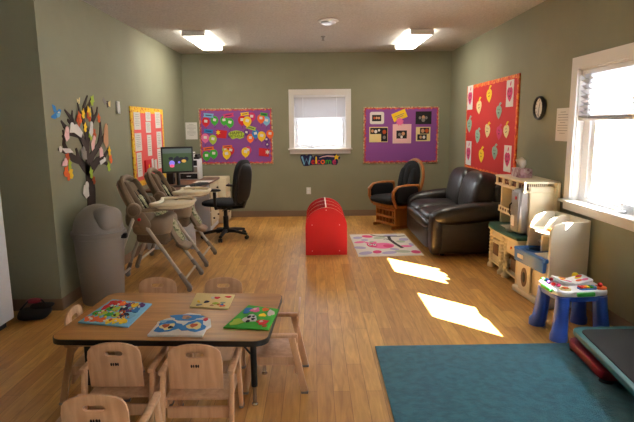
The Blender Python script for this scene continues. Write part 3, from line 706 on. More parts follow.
# owl rug
ow = [(.497, 5.83), (1.262, 5.86), (1.235, 7.07), (.474, 7.05)]
def oq(a, b):      # bilinear, (0,0) near left .. (1,1) far right
    p = [Vector(q) for q in ow]; return ((p[0]*(1-a)+p[1]*a)*(1-b)+(p[3]*(1-a)+p[2]*a)*b)
rugp = MB(); oc = Vector((.87, 6.45))
rugp.prism([(Vector(q)-oc)[:] for q in ow], 0, .006)
omats = [mat('owl_rug_ground', (222, 214, 204), .95, bump=.3, bscale=200), P_['pink'], P_['dkpink'], P_['brown'], mat('rug_lilac', (176, 166, 196), .95), mat('rug_sage', (176, 184, 160), .95), P_['white'], P_['black']]
def rblob(a, b, ra, rb, mi, rot=0, n=20, z=.0066):
    pts = []
    for q in ell(ra*(1.25 if mi in (1, 2, 4, 5) and z < .007 else 1), rb*(1.35 if z < .007 else 1), n, 0, 0, rot): pts.append((oq(a+q[0], b+q[1])-oc)[:])
    rugp.prism(pts, .006, z, None, mi)
random.seed(3)
for a, b, ra, rb, mi, rot in ((.12, .82, .07, .045, 4, .3), (.3, .88, .08, .05, 2, -.3), (.12, .6, .08, .035, 1, .2), (.08, .35, .08, .04, 4, -.2), (.13, .12, .09, .045, 4, .3), (.32, .16, .06, .045, 2, .5), (.5, .12, .1, .04, 4, .2), (.72, .16, .1, .04, 5, -.1), (.92, .13, .06, .05, 2, .1), (.84, .38, .08, .035, 1, 0), (.72, .9, .1, .04, 4, 0), (.9, .7, .07, .05, 4, .3), (.82, .6, .06, .04, 5, 0), (.5, .8, .09, .04, 5, .2), (.22, .7, .05, .03, 4, 0), (.33, .6, .04, .03, 5, .4), (.95, .45, .03, .05, 4, 0), (.62, .26, .06, .03, 4, -.2)):
    rblob(a, b, ra, rb, mi, rot)
rblob(.47, .42, .19, .13, 1, .1, 24, .0072); rblob(.30, .46, .085, .11, 2, 0, 20, .0078); rblob(.24, .56, .03, .05, 1, .5, 12, .0079); rblob(.37, .57, .03, .05, 1, -.5, 12, .0079)
rblob(.27, .48, .03, .04, 6, 0, 12, .0084); rblob(.34, .46, .03, .04, 6, 0, 12, .0084); rblob(.27, .48, .013, .018, 7, 0, 10, .009); rblob(.34, .46, .013, .018, 7, 0, 10, .009); rblob(.55, .4, .08, .07, 2, 0, 16, .0079)
def rline(pts, w_, mi):
    L_, R2_ = [], []
    P2 = [oq(*p)-oc for p in pts]
    for i, p in enumerate(P2):
        d = (P2[min(i+1, len(P2)-1)]-P2[max(i-1, 0)]).normalized(); n = Vector((-d.y, d.x))*w_
        L_.append((p+n)[:]); R2_.append((p-n)[:])
    rugp.prism(L_+R2_[::-1], .006, .0074, None, mi)
rline([(.38, .97), (.45, .9), (.62, .87), (.85, .86), (.98, .88)], .018, 3); rline([(.68, .86), (.66, .7), (.7, .5), (.76, .3)], .022, 3); rline([(.66, .68), (.6, .74), (.56, .72)], .012, 3)
o = rugp.done('owl_rug', omats, None, False); o.location = (oc.x, oc.y, .0); tag(o, 'small pale rug with a pink owl and branch between book rack and sofa', 'rug')

# ================================================================== CHILD TABLE
TZ = .45
def toddler_table():
    t = thing('toddler_table', 'low rectangular wood grain classroom table with black edge in the foreground', 'table', (-.785, 2.83, 0), -.05)
    w_, d_ = 1.11, .74
    MB().prism(rrect(w_, d_, .07), TZ-.028, TZ).done('tabletop', M['tabletop'], t)
    MB().prism(rrect(w_+.008, d_+.008, .073), TZ-.030, TZ-.002, None, 0, [rrect(w_-.001, d_-.001, .07)]).done('edge_band', M['black'], t)
    for sx in (-1, 1):
        for sy in (-1, 1):
            x, y = sx*(w_/2-.10), sy*(d_/2-.19)
            lg = MB().tube([(x, y, TZ-.03), (x, y, .11)], .017, 14).done('leg', M['black'], t)
            MB().lathe([(0, 0), (.018, 0), (.018, .008), (.011, .014), (.011, .115), (0, .115)], (x, y, 0), 12).done('glide_foot', M['chrome'], lg)
            MB().lathe([(.034, TZ-.036), (.034, TZ-.03), (0, TZ-.03)], (x, y, 0), 14).tube([(x-sx*.11, y, TZ-.034), (x-sx*.02, y, TZ-.15), (x, y, TZ-.165)], .006, 8).done('brace', M['black'], lg)
    return t
toddler_table()

# ---- toddler chairs: front is -Y
def toddler_chair(label, loc, rz):
    t = thing('toddler_chair', label, 'chair', loc, rz, 'toddler chairs around the low table')
    def bar(p, q, w_, d_, name, m_=M['birch']):
        p, q = Vector(p), Vector(q); v = q-p
        r = v.to_track_quat('Z', 'X').to_matrix()
        return MB().box((p+q)/2, (w_, d_, v.length), rot=r, bev=.006).done(name, m_, t)
    for s_ in (-1, 1):
        x = s_*.165
        for sy in (-1, 1):
            lg = bar((x, sy*.10, .33), (x+s_*.004, sy*.172, .012), .022, .036, 'leg') if False else None
            p, q = Vector((x, sy*.10, .335)), Vector((x, sy*.17, .012)); v = q-p; a = math.atan2(v.y, -v.z)
            lg = MB().box((p+q)/2, (.022, .038, v.length), rot=RX(a), bev=.006).done('leg', M['birch'], t)
            MB().box(q+Vector((0, 0, -.004)), (.026, .042, .016), bev=.005).done('foot_pad', M['taupe'], lg)
        ar = MB().box((x, 0, .346), (.032, .27, .024), bev=.008).done('armrest', M['birch'], t)
        MB().box((x-s_*.016, -.0, .19), (.012, .25, .05), bev=.004).done('seat_rail', M['birch'], t)
    MB().box((0, -.01, .205), (.29, .25, .014), bev=.006).done('seat', M['birch'], t)
    MB().box((0, .118, .14), (.30, .012, .06), bev=.004).done('cross_rail', M['birch'], t)
    # back panel with a hand slot
    out = [(-.128, 0), (.128, 0)] + [(.128+.003*0, .16)] + [(.118*math.cos(a)+.008*math.cos(a), .165+.07*math.sin(a)**.7) for a in [PI*k/12 for k in range(1, 12)]] + [(-.128, .16)]
    bk = MB().prism([(x, y) for x, y in out], -.006, .006, Matrix.Translation((0, .122, .265)) @ Matrix.Rotation(PI/2-.10, 4, 'X'), 0, [rrect(.084, .026, .0125, 4, 0, .178)], bev=.002).done('backrest', M['birch'], t)
    lg = MB(); MX = Matrix.Translation((0, .122, .265)) @ Matrix.Rotation(PI/2-.10, 4, 'X')
    for (cx, w_) in ((-.016, .007), (-.006, .009), (.006, .006), (.016, .008)): lg.prism(ell(w_*.6, .009, 8, cx, .122), -.0068, -.006, MX)
    lg.done('burned_mark', P_['brown'], bk, False)
    return t
c0 = toddler_chair('birch toddler chair pushed under the near side of the table on the left', (-.965, 2.47, 0), PI)
def chair(label, loc, rz):
    c = dup(c0, label); c.location = loc; c.rotation_euler = (0, 0, rz); return c
chair('birch toddler chair pushed under the near side of the table on the right', (-.575, 2.44, 0), PI)
chair('birch toddler chair nearest the camera, mostly cut off at the bottom edge', (-.86, 1.985, 0), PI+.03)
chair('birch toddler chair at the left end of the table, seen edge on', (-1.24, 2.83, 0), PI/2+.08)
chair('birch toddler chair on the far side of the table, the left one', (-1.075, 3.26, 0), 0)
chair('birch toddler chair on the far side of the table, the right one', (-.625, 3.24, 0), 0)
chair('birch toddler chair at the right end of the table with its side to the camera', (-.24, 2.91, 0), -PI/2)
for c in COL.objects: pass

# ---- puzzles on the table
def quadmap(q):
    p = [Vector(v) for v in q]; return lambda a, b: ((p[0]*(1-a)+p[1]*a)*(1-b)+(p[3]*(1-a)+p[2]*a)*b)
def puzzle(label, q, base, outline, pieces, th=.009, name='wooden_puzzle', cat='puzzle'):
    f = quadmap(q); c = f(.5, .5)
    mb = MB().prism([(f(*p)-c)[:] for p in outline], 0, th, bev=.0015)
    o = mb.done(name, base); o.location = (c.x, c.y, TZ); tag(o, label, cat)
    for k, (a, b, ra, rb, col, rot, n) in enumerate(pieces):
        pts = []
        for i in range(n):
            w_ = 2*PI*i/n; rr = 1+.18*math.sin(3*w_+k*1.7)+.1*math.sin(5*w_+k)
            x, y = ra*rr*math.cos(w_), rb*rr*math.sin(w_)
            pts.append((f(a+x*math.cos(rot)-y*math.sin(rot), b+x*math.sin(rot)+y*math.cos(rot))-c)[:])
        MB().prism(pts, th+.0003, th+.0022+.00009*k).done('puzzle_piece', P_[col], o, False)
    return o
sq_ = [(0, 0), (1, 0), (1, 1), (0, 1)]
random.seed(11)
zn = []
rows_ = (('orange', 'orange', 'orange', 'yellow', 'yellow', 'yellow'), ('green', 'lime', 'green', 'lime', 'navy', 'lblue'), ('red', 'green', 'lime', 'navy', 'purple', 'blue'), ('red', 'red', 'orange', 'purple', 'yellow', 'purple'))
for j_, row in enumerate(rows_):
    for i_, c_ in enumerate(row):
        zn.append((.11+.145*i_+random.uniform(-.02, .02), .14+.235*j_+random.uniform(-.02, .02), .074, .105, c_, random.uniform(-.3, .3), 14))
for i in range(46): zn.append((random.uniform(.07, .88), random.uniform(.08, .9), random.uniform(.014, .03), random.uniform(.02, .04), random.choice(['white', 'black', 'skin', 'rust', 'cream', 'white', 'yellow']), 0, 8))
puzzle('large bright puzzle board with red, green and yellow pieces on the left of the table', [(-1.30, 2.70), (-1.00, 2.625), (-.985, 2.985), (-1.255, 3.075)], P_['lblue'], sq_, [z for z in zn if .04 < z[0] < .92])
random.seed(5)
puzzle('cream puzzle board with small scattered figures at the back of the table', [(-.745, 2.925), (-.512, 2.885), (-.51, 3.135), (-.76, 3.18)], P_['cream'], sq_,
    [(random.uniform(.12, .88), random.uniform(.12, .88), random.uniform(.04, .09), random.uniform(.03, .08), c, random.uniform(0, 3), 12) for c in ('red', 'orange', 'blue', 'skin', 'rust', 'grey', 'red', 'lime', 'teal', 'yellow', 'navy', 'white')])
puzzle('house-shaped blue and white animal puzzle in the middle of the table', [(-.86, 2.505), (-.575, 2.485), (-.575, 2.83), (-.86, 2.85)], P_['white'],
    [(0, 0), (1, 0), (1, .28), (1.06, .4), (.98, .66), (.8, .74), (.74, .86), (.5, .92), (.12, .64), (0, .5), (.02, .4)],
    [(.5, .70, .30, .13, 'blue', 0, 16), (.27, .32, .23, .23, 'blue', 0, 16), (.75, .34, .22, .23, 'blue', 0, 16), (.26, .3, .14, .13, 'cream', 0, 12), (.22, .33, .07, .08, 'rust', .3, 10), (.33, .27, .05, .06, 'black', .3, 8), (.76, .34, .14, .14, 'cream', 0, 12), (.74, .36, .07, .08, 'rust', -.3, 10), (.5, .7, .09, .08, 'skin', 0, 10), (.54, .66, .04, .06, 'grey', 0, 8), (.9, .62, .06, .07, 'red', 0, 5), (.12, .5, .07, .06, 'lblue', 0, 8)], .012)
puzzle('green farm puzzle with a cow, a pig and a sheep, right on the table', [(-.49, 2.60), (-.25, 2.565), (-.215, 2.865), (-.40, 2.94)], P_['green'], sq_,
    [(.16, .75, .12, .14, 'blue', 0, 12), (.18, .22, .14, .14, 'lime', 0, 12), (.35, .8, .13, .11, 'pink', 0, 14), (.32, .84, .05, .05, 'lpink', 0, 8), (.62, .88, .1, .08, 'orange', 0, 10), (.84, .74, .1, .14, 'white', .3, 14), (.42, .4, .17, .17, 'white', .4, 14), (.36, .46, .05, .07, 'black', 0, 8), (.5, .38, .05, .06, 'black', .5, 8), (.42, .28, .05, .05, 'black', 0, 8), (.46, .5, .04, .04, 'black', 0, 8), (.78, .28, .14, .11, 'red', 0, 10), (.74, .3, .05, .05, 'white', 0, 8), (.66, .6, .1, .07, 'yellow', 0, 8), (.88, .12, .06, .05, 'rust', 0, 8)])

# ================================================================== RED BOOK RACK
t = thing('book_rack', 'red arched book rack with wooden centre divider on the floor below the back window', 'book rack', (.128, 6.37, 0))
def arch(w_, hs, ht, n=16):
    return [(-w_/2, 0), (w_/2, 0), (w_/2, hs)] + [(w_/2*math.cos(PI*k/n), hs+(ht-hs)*math.sin(PI*k/n)) for k in range(1, n)] + [(-w_/2, hs)]
UP = Matrix.Rotation(PI/2, 4, 'X')
for i, y in enumerate((-.43, -.15, .13, .41)):
    hs, ht = (.34, .565)
    MB().prism(arch(.485, hs, ht), -.008, .008, Matrix.Translation((0, y, 0 if i in (0, 3) else .06)) @ UP if i in (0, 3) else Matrix.Translation((0, y, 0)) @ UP).done('end_panel' if i in (0, 3) else 'shelf_panel', [M['red'], M['birch']], t, False)
    for pl in t.children[-1].data.polygons:
        if abs(pl.normal.y) < .5: pl.material_index = 1
    if i == 0:
        for (x, z) in ((-.165, .36), (.155, .36), (-.165, .05), (.155, .05), (-.0, .535)):
            MB().lathe([(.006, 0), (.006, .0015), (0, .002)], M_=Matrix.Translation((x, y-.008, z)) @ UP, seg=10).done('screw_cap', P_['lpink'], t)
        # pale ply edge of the arch
dv = MB()
dv.box((0, -.01, .315), (.014, .84, .51), bev=.002); dv.done('centre_divider', M['birch'], t)
for s_ in (-1, 1):
    MB().box((s_*.12, -.01, .06), (.22, .82, .012)).done('bottom_shelf', M['red'], t, False)
    MB().box((s_*.225, -.01, .17), (.012, .82, .10)).done('side_rail', M['red'], t, False)
o = MB().box((0, 0, .15), (.16, .022, .30), bev=.002).done('picture_book', P_['yellow']); o.location = (.128-.15, 6.37-.26, .07); tag(o, 'yellow-green picture book standing in the front slot of the red rack', 'book')
MB().box((0, 0, .15), (.155, .018, .305)).done('pages', P_['cream'], o, False)
MB().prism([(-.06, .2), (.06, .2), (.06, .28), (-.06, .28)], .0115, .013, UP, 0).done('cover_picture', P_['lime'], o, False)
for i, (x, y, c, lb) in enumerate(((.13, .0, 'magenta', 'magenta picture book in the middle slot of the red rack'), (.14, .28, 'blue', 'blue picture book in the rear slot of the red rack'), (-.13, .28, 'green', 'green picture book in the rear left slot of the red rack'))):
    o = MB().box((0, 0, .11), (.15, .02, .22), bev=.002).done('picture_book', P_[c]); o.location = (.128+x*1.0, 6.37+y-.05, .07); tag(o, lb, 'book')
    MB().box((0, 0, .11), (.145, .016, .224)).done('pages', P_['cream'], o, False)

# ================================================================== LEATHER SOFA (faces -X)
t = thing('loveseat', 'dark brown leather loveseat against the right wall', 'sofa', (1.80, 6.50, 0))
LE = M['leather']
MB().box((-.02, 0, .19), (.76, 1.36, .30), bev=.05, seg=4).done('base', LE, t)
MB().cushion((-.42, 0, .20), (.20, 1.34, .30), e=.3, e2=.5).cushion((-.43, 0, .36), (.22, 1.3, .16), e=.35, e2=.8).done('front_panel', LE, t)
for s_ in (-1, 1):
    sc = MB(); sc.cushion((-.12, s_*.305, .40), (.78, .62, .24), e=.35, e2=.7, wob=.01); sc.done('seat_cushion', LE, t)
    MB().cushion((.19, s_*.31, .66), (.36, .68, .56), rot=RY(.20), e=.4, e2=.6, wob=.02).done('back_cushion', LE, t)
    ar = MB().box((-.01, s_*.70, .24), (.84, .17, .40), bev=.05, seg=4)
    ar.cushion((-.03, s_*.70, .50), (.92, .27, .23), rot=RY(-.10), e=.5, e2=.8)
    ar.cushion((-.43, s_*.70, .27), (.14, .21, .48), e=.5, e2=.5)
    ar.done('arm', LE, t)
MB().box((.31, 0, .44), (.18, 1.4, .76), rot=RY(.04), bev=.07, seg=4).done('back_frame', LE, t)
for sx in (-1, 1):
    for sy in (-1, 1): MB().lathe([(.025, 0), (.032, .05), (0, .05)], (sx*.33, sy*.64, 0), 12).done('foot', M['black'], t)

# ================================================================== GLIDER ROCKER (front is -Y locally)
t = thing('glider_chair', 'oak glider rocking chair with black cushions in the far right corner', 'rocking chair', (1.22, 7.65, 0), math.radians(-62))
OA = M['honey']
for s_ in (-1, 1):
    sp = MB().box((s_*.23, 0, .18), (.022, .42, .26), bev=.006).box((s_*.23, 0, .03), (.03, .52, .045), bev=.012)
    sp.done('base_side', OA, t)
fb = MB()
for z in (.07, .17, .28): fb.box((0, -.20, z), (.45, .02, .035), bev=.004)
for z in (.07, .28): fb.box((0, .2, z), (.45, .02, .035), bev=.004)
for k in range(5): fb.box((-.16+.08*k, -.19, .175), (.022, .012, .2), bev=.003)
fb.done('front_rails', OA, t)
MB().box((0, 0, .335), (.54, .50, .045), bev=.01).done('seat_frame', OA, t)
for s_ in (-1, 1):
    ar = MB().tube([(s_*.30, -.23, .34), (s_*.30, -.29, .46), (s_*.30, -.29, .56), (s_*.30, -.22, .62), (s_*.30, -.05, .635), (s_*.30, .16, .63)], [.022, .024, .026, .028, .028, .024], 10)
    ar.tube([(s_*.30, .16, .63), (s_*.29, .19, .36)], .02, 8); ar.done('arm_frame', OA, t)
    MB().cushion((s_*.30, -.06, .52), (.09, .40, .24), e=.4, e2=.5).done('arm_pad', M['blkfab'], t)
MB().cushion((0, -.05, .42), (.56, .58, .14), e=.35, e2=.7).done('seat_cushion', M['blkfab'], t)
MX = Matrix.Translation((0, .27, .68)) @ Matrix.Rotation(PI/2-.22, 4, 'X')
MB().prism(ell(.27, .335, 32), -.02, .012, MX, 0, [ell(.23, .295, 28)], bev=.008).done('back_frame', OA, t)
bc = MB(); bc.cushion((0, .225, .685), (.45, .13, .59), rot=RX(-.22), e=.9, e2=.9)
for k in range(-1, 2): bc.cushion((k*.12, .185, .685), (.14, .09, .48-.1*abs(k)), rot=RX(-.22), e=.8, e2=.8)
bc.done('back_cushion', M['blkfab'], t)
MB().tube([(-.12, .22, .34), (-.12, .25, .5)], .018, 8).tube([(.12, .22, .34), (.12, .25, .5)], .018, 8).done('back_support', OA, t)

# ================================================================== BIN
t = thing('swing_bin', 'tall taupe domed trash bin beside the left wall corner', 'trash bin', (-1.87, 4.40, 0))
MB().lathe([(0, 0), (.165, 0), (.172, .01), (.205, .575), (.215, .58), (.215, .60), (0, .60)], seg=36).done('bin_body', M['taupe'], t)
dm = [(.222, .595), (.226, .605), (.224, .63), (.208, .635)] + [(.205*math.cos(a), .635+.225*math.sin(a)) for a in [PI/2*k/9 for k in range(1, 9)]] + [(0, .86)]
MB().lathe([(0, .595)]+dm, seg=36).done('dome_lid', M['taupe'], t)
fl = MB().cushion((.10, -.06, .735), (.20, .24, .22), rot=RZ(-.5), e=.6, e2=.8); fl.done('swing_flap', M['taupe'], t)
MB().box((.225, -.02, .585), (.05, .05, .045), bev=.01).done('latch', M['black'], t)

# ================================================================== HIGH CHAIRS (front is +X)
def high_chair(label, loc, rz):
    t = thing('high_chair', label, 'high chair', loc, rz, 'high chairs')
    for s_ in (-1, 1):
        y = s_*.235
        fl = MB().tube([(-.08, y, .75), (.02, y+s_*.008, .60), (.365, y+s_*.03, .07)], [.017, .018, .018], 10, flat=.7).done('leg', M['hcmetal'], t)
        MB().tube([(.30, y+s_*.026, .17), (.39, y+s_*.032, .03)], [.021, .026], 10, flat=.8).lathe([(0, -.01), (.024, -.01), (.024, .01), (0, .01)], M_=Matrix.Translation((.385, y+s_*.04, .024)) @ UP, seg=14).done('leg_cap', M['taupe'], fl)
        rl = MB().tube([(-.08, y, .73), (-.16, y+s_*.0, .55), (-.35, y+s_*.02, .07)], [.016, .017, .017], 10, flat=.7).done('leg', M['hcmetal'], t)
        MB().tube([(-.32, y+s_*.02, .15), (-.365, y+s_*.02, .03)], [.02, .025], 10, flat=.8).lathe([(0, -.01), (.024, -.01), (.024, .01), (0, .01)], M_=Matrix.Translation((-.36, y+s_*.03, .024)) @ UP, seg=14).done('leg_cap', M['taupe'], rl)
        hb = MB(); MX = Matrix.Translation((-.09, y, .76)) @ UP
        hb.lathe([(0, -.025), (.06, -.025), (.068, -.018), (.068, .018), (.06, .025), (0, .025)], M_=MX, seg=24)
        hb.cushion((-.02, y, .66), (.11, .045, .18), rot=RY(-.5), e=.6); hb.done('hub', M['hcplastic'], t)
        MB().lathe([(0, -.029), (.04, -.029), (.045, -.026), (.045, .026), (.04, .029), (0, .029)], M_=MX, seg=20).done('hub_cap', M['hcfab'], t)
        MB().lathe([(0, -.036), (.014, -.036), (.014, .036), (0, .036)], M_=Matrix.Translation((-.04, y, .68)) @ UP, seg=12).done('release_button', P_['red'], t)
    MB().tube([(.33, -.25, .10), (.33, .25, .10)], .012, 8).done('front_bar', M['hcmetal'], t); MB().tube([(-.33, -.25, .09), (-.33, .25, .09)], .012, 8).done('rear_bar', M['hcmetal'], t)
    sb = MB().cushion((.03, 0, .60), (.36, .42, .20), e=.4, e2=.5); sb.cushion((-.06, 0, .66), (.30, .44, .16), e=.5); sb.done('seat_shell', M['hcplastic'], t)
    MB().box((.04, 0, .50), (.30, .36, .14), rot=RY(.1), bev=.04, seg=3).done('storage_pouch', M['hcfab'], t)
    # reclined backrest with raised rim
    bk = MB(); pr = [(-.16, 0), (-.185, .18), (-.18, .34), (-.14, .42), (-.06, .45), (.06, .45), (.14, .42), (.18, .34), (.185, .18), (.16, 0)]
    # local: x across, y up the back, z forward ; placed so that it leans back
    MX = Matrix.Translation((-.06, 0, .62)) @ Matrix.Rotation(-.46, 4, 'Y') @ Matrix(((0, 0, 1, 0), (1, 0, 0, 0), (0, 1, 0, 0), (0, 0, 0, 1)))
    bk.prism(pr, -.03, .0, MX, bev=.01)
    bk.tube([MX @ Vector((x*1.0, y, .035)) for x, y in pr], .026, 8); bk.done('backrest', M['hcplastic'], t)
    pd = MB(); pd.cushion(MX @ Vector((0, .22, .02)), (.06, .35, .36), rot=RY(-.46), e=.5)
    for s_ in (-1, 1): pd.cushion(MX @ Vector((s_*.14, .24, .05)), (.08, .06, .34), rot=RY(-.46), e=.6)
    pd.done('back_pad', M['hcfab'], t)
    l2 = MB(); l2.cushion(MX @ Vector((0, .13, .05)), (.05, .25, .24), rot=RY(-.46), e=.5); l2.cushion((.0, 0, .70), (.26, .30, .07), e=.5); l2.done('leaf_print_pad', M['hcpad'], t)
    hs = MB()
    for s_ in (-1, 1): hs.tube([MX @ Vector((s_*.06, .3, .06)), MX @ Vector((s_*.06, .1, .085)), Vector((.04, s_*.03, .74))], .009, 6, flat=.4)
    hs.done('harness', M['black'], t)
    # tray
    tr = [(.05, -.20), (.12, -.235), (.24, -.235), (.34, -.19), (.39, -.10), (.40, 0), (.39, .10), (.34, .19), (.24, .235), (.12, .235), (.05, .20), (.08, .10), (.09, 0), (.08, -.10)]
    ty = MB().prism(tr, .765, .793, bev=.01)
    ty.tube([(x, y, .803) for x, y in tr]+[(tr[0][0], tr[0][1], .803)], .018, 8)
    ty.done('tray', M['hccream'], t)
    MB().prism([(x*.9+.02, y*.88) for x, y in tr], .752, .767).done('tray_underside', M['hcplastic'], t, False)
    for s_ in (-1, 1): MB().tube([(-.06, s_*.225, .75), (.1, s_*.225, .765), (.2, s_*.2, .785)], .018, 8).done('tray_arm', M['hcplastic'], t)
    # calf rest and footrest
    cr = MB().tube([(.15, -.0, .64), (.20, 0, .52), (.27, 0, .40)], [.04, .04, .038], 12, flat=2.5, up=(1, 0, -.2)); cr.done('calf_rest', M['hcplastic'], t)
    MB().tube([(.175, 0, .65), (.225, 0, .53), (.285, 0, .43)], [.03, .03, .026], 12, flat=2.2, up=(1, 0, -.2)).done('calf_pad', M['hcpad'], t)
    MB().cushion((.29, 0, .385), (.14, .22, .05), rot=RY(.4), e=.5).done('footrest', M['hcplastic'], t)
    return t
h1 = high_chair('tan high chair with cream tray nearest the trash bin', (-1.555, 4.88, 0), 0.02)
h2 = dup(h1, 'tan high chair with cream tray behind the other one, beside the desk'); h2.location = (-1.575, 5.73, 0); h2.rotation_euler = (0, 0, .02)

# ================================================================== DESK AND THINGS ON IT
DZ = .74
t = thing('computer_desk', 'white desk with brown wood top against the left wall', 'desk', (-1.79, 7.12, 0))
MB().box((0, 0, DZ-.014), (.66, 1.66, .028), bev=.004).done('desktop', M['deskwood'], t)
UY = Matrix.Rotation(PI/2, 4, 'X')
archp = [(-.30, 0), (-.14, 0)] + [(.02-.16*math.cos(PI*k/10), .19*math.sin(PI*k/10)) for k in range(1, 10)] + [(.18, 0), (.30, 0), (.30, DZ-.03), (-.30, DZ-.03)]
MB().prism(archp, -.01, .01, Matrix.Translation((0, -.80, 0)) @ UY).done('side_panel', M['vinyl'], t, False)
MB().box((-.28, -.05, .42), (.016, 1.46, .58)).done('modesty_panel', M['vinyl'], t, False)
MB().box((.0, .50, .365), (.58, .62, .69), bev=.004).done('drawer_cabinet', M['vinyl'], t)
for k in range(3):
    d = MB().box((.297, .50, .60-.205*k), (.018, .59, .19), bev=.004).done('drawer', M['cream'], t)
    for s_ in (-1, 1): MB().lathe([(.008, 0), (.008, .012), (.016, .018), (.014, .026), (0, .028)], M_=Matrix.Translation((.305, .50+s_*.17, .60-.205*k)) @ Matrix.Rotation(PI/2, 4, 'Y'), seg=12).done('knob', M['black'], d)
t = thing('drawer_tower', 'cream low cabinet between the desk and the back wall', 'cabinet', (-1.60, 8.24, 0))
MB().box((0, 0, .36), (.42, .46, .70), bev=.01).done('cabinet_body', M['cream'], t)
for k in range(3):
    d = MB().box((.212, 0, .585-.22*k), (.012, .40, .20), bev=.004).done('drawer', M['cream'], t)
    MB().box((.222, 0, .60-.22*k), (.012, .12, .018), bev=.003).done('pull', M['taupe'], d)
# monitor
t = thing('computer_monitor', 'black flat monitor showing a green field photo on the desk', 'monitor', (-1.77, 6.72, DZ), .30)
MB().box((0, 0, .345), (.40, .03, .335), bev=.008).done('bezel', M['black'], t)
MB().box((0, .03, .345), (.26, .05, .22), bev=.02).done('rear_housing', M['black'], t)
scr = [mat('screen_green', (58, 82, 52), .3, emit=.35), mat('screen_sky', (84, 98, 96), .3, emit=.4), mat('screen_dark', (20, 26, 46), .3, emit=.3), mat('screen_pink', (220, 80, 120), .3, emit=.7), mat('screen_violet', (120, 110, 210), .3, emit=.7), mat('screen_gold', (190, 150, 60), .3, emit=.6)]
sc = MB().prism(rectp(.36, .29), .0155, .0165, Matrix.Translation((0, 0, .345)) @ UP)
def sp_(a, b, ra, rb, mi, z=.0172): sc.prism(ell(ra, rb, 14, a, b), .0166, z, Matrix.Translation((0, 0, .345)) @ UP, mi)
sc.prism(rectp(.36, .06, 0, .115), .0166, .0169, Matrix.Translation((0, 0, .345)) @ UP, 1)
for a, b, ra, rb, mi, z in ((-.07, -.04, .035, .035, 4, .0174), (-.07, -.075, .03, .02, 3, .0178), (-.02, -.01, .03, .045, 2, .0172), (.05, .0, .05, .035, 2, .0175), (.08, -.015, .03, .02, 5, .018), (.11, .01, .03, .03, 2, .0172), (.0, .03, .02, .02, 2, .0176), (-.08, .02, .03, .02, 2, .017), (.02, -.03, .015, .015, 4, .0182)): sp_(a, b, ra, rb, mi, z)
sc.done('screen', scr, t, False)
MB().tube([(0, .03, .02), (0, .035, .28)], .022, 10).done('stand', M['black'], t); MB().lathe([(0, 0), (.11, 0), (.11, .008), (.06, .018), (0, .02)], seg=24, ex=1.1, ey=.8).done('stand_foot', M['black'], t)
t = thing('keyboard', 'black keyboard in front of the monitor on the desk', 'keyboard', (-1.55, 6.82, DZ), 1.35)
MB().box((0, 0, .01), (.42, .15, .016), rot=RX(.04), bev=.005).done('keyboard_base', M['black'], t)
m_ = MB()
for r in range(5):
    for c in range(14): m_.box((-.185+c*.0285, -.055+r*.027, .021), (.023, .021, .005))
o = m_.done('keys', M['black'], t, False); o['kind'] = 'stuff'
t = thing('computer_mouse', 'small pale mouse on the desk beside the keyboard', 'mouse', (-1.60, 6.50, DZ), 0)
MB().cushion((0, 0, .017), (.06, .10, .032), e=.8).done('mouse_body', M['vinyl'], t); MB().box((0, .03, .032), (.008, .02, .006), bev=.002).done('scroll_wheel', M['black'], t)
t = thing('pump_bottle', 'clear pump bottle with white top at the near end of the desk', 'bottle', (-1.96, 6.46, DZ))
MB().lathe([(0, 0), (.034, 0), (.036, .01), (.036, .13), (.014, .155), (.014, .165), (0, .165)], seg=20).done('bottle_body', mat('clear_gel', (150, 175, 200), .2), t)
MB().lathe([(0, .165), (.018, .165), (.018, .185), (.006, .19), (.006, .205), (0, .205)], seg=16).box((.015, 0, .21), (.05, .014, .012), bev=.003).done('pump', M['vinyl'], t)
t = thing('speaker_box', 'small black speaker on the desk left of the monitor stand', 'speaker', (-1.95, 7.02, DZ))
MB().box((0, 0, .09), (.09, .10, .18), bev=.008).done('speaker_cabinet', M['black'], t); MB().lathe([(.03, 0), (.034, .004), (.02, .002), (0, .0)], M_=Matrix.Translation((.045, 0, .06)) @ Matrix.Rotation(PI/2, 4, 'Y')).done('speaker_cone', M['dkfab'], t)
t = thing('desk_organizer', 'white plastic drawer organizer on the desk behind the monitor', 'organizer', (-1.80, 7.66, DZ))
MB().box((-.03, 0, .15), (.30, .24, .30), bev=.01).done('organizer_body', M['vinyl'], t)
for k in range(3):
    d = MB().box((-.03, -.122, .055+.095*k), (.25, .008, .078), bev=.003).done('drawer', M['taupe' if k == 1 else 'dkfab'], t)
    MB().box((-.03, -.129, .055+.095*k), (.06, .01, .012), bev=.002).done('pull', M['vinyl'], d)
o = MB().box((0, 0, .05), (.20, .20, .10), bev=.008).done('storage_box', M['vinyl']); o.location = (-1.87, 7.66, DZ+.30); tag(o, 'small white box on top of the desk organizer', 'box')
MB().box((0, 0, .075), (.208, .208, .015), bev=.004).done('lid', M['taupe'], o)
t = thing('telephone', 'black telephone on top of the desk organizer', 'telephone', (-1.72, 7.66, DZ+.30))
MB().box((0, 0, .02), (.08, .18, .035), rot=RX(.1), bev=.01).done('telephone_base', M['black'], t); MB().tube([(0, -.09, .05), (0, -.06, .06), (0, .06, .06), (0, .09, .05)], [.022, .014, .014, .022], 10).done('handset', M['black'], t)
for i, (x, y, r) in enumerate(((-1.57, 7.27, .1), (-1.56, 7.24, -.15))):
    o = MB().box((0, 0, .0015), (.21, .28, .002)).done('paper_sheet', P_['white'], None, False); o.location = (x, y, DZ+.002*i+.0005); o.rotation_euler = (0, 0, r)
    tag(o, ('white paper sheet on the desk, the lower of two', 'white paper sheet on the desk, lying on top of another')[i], 'paper')
    MB().box((0, .05, .003), (.14, .01, .0006)).done('printed_line', P_['grey'], o, False)

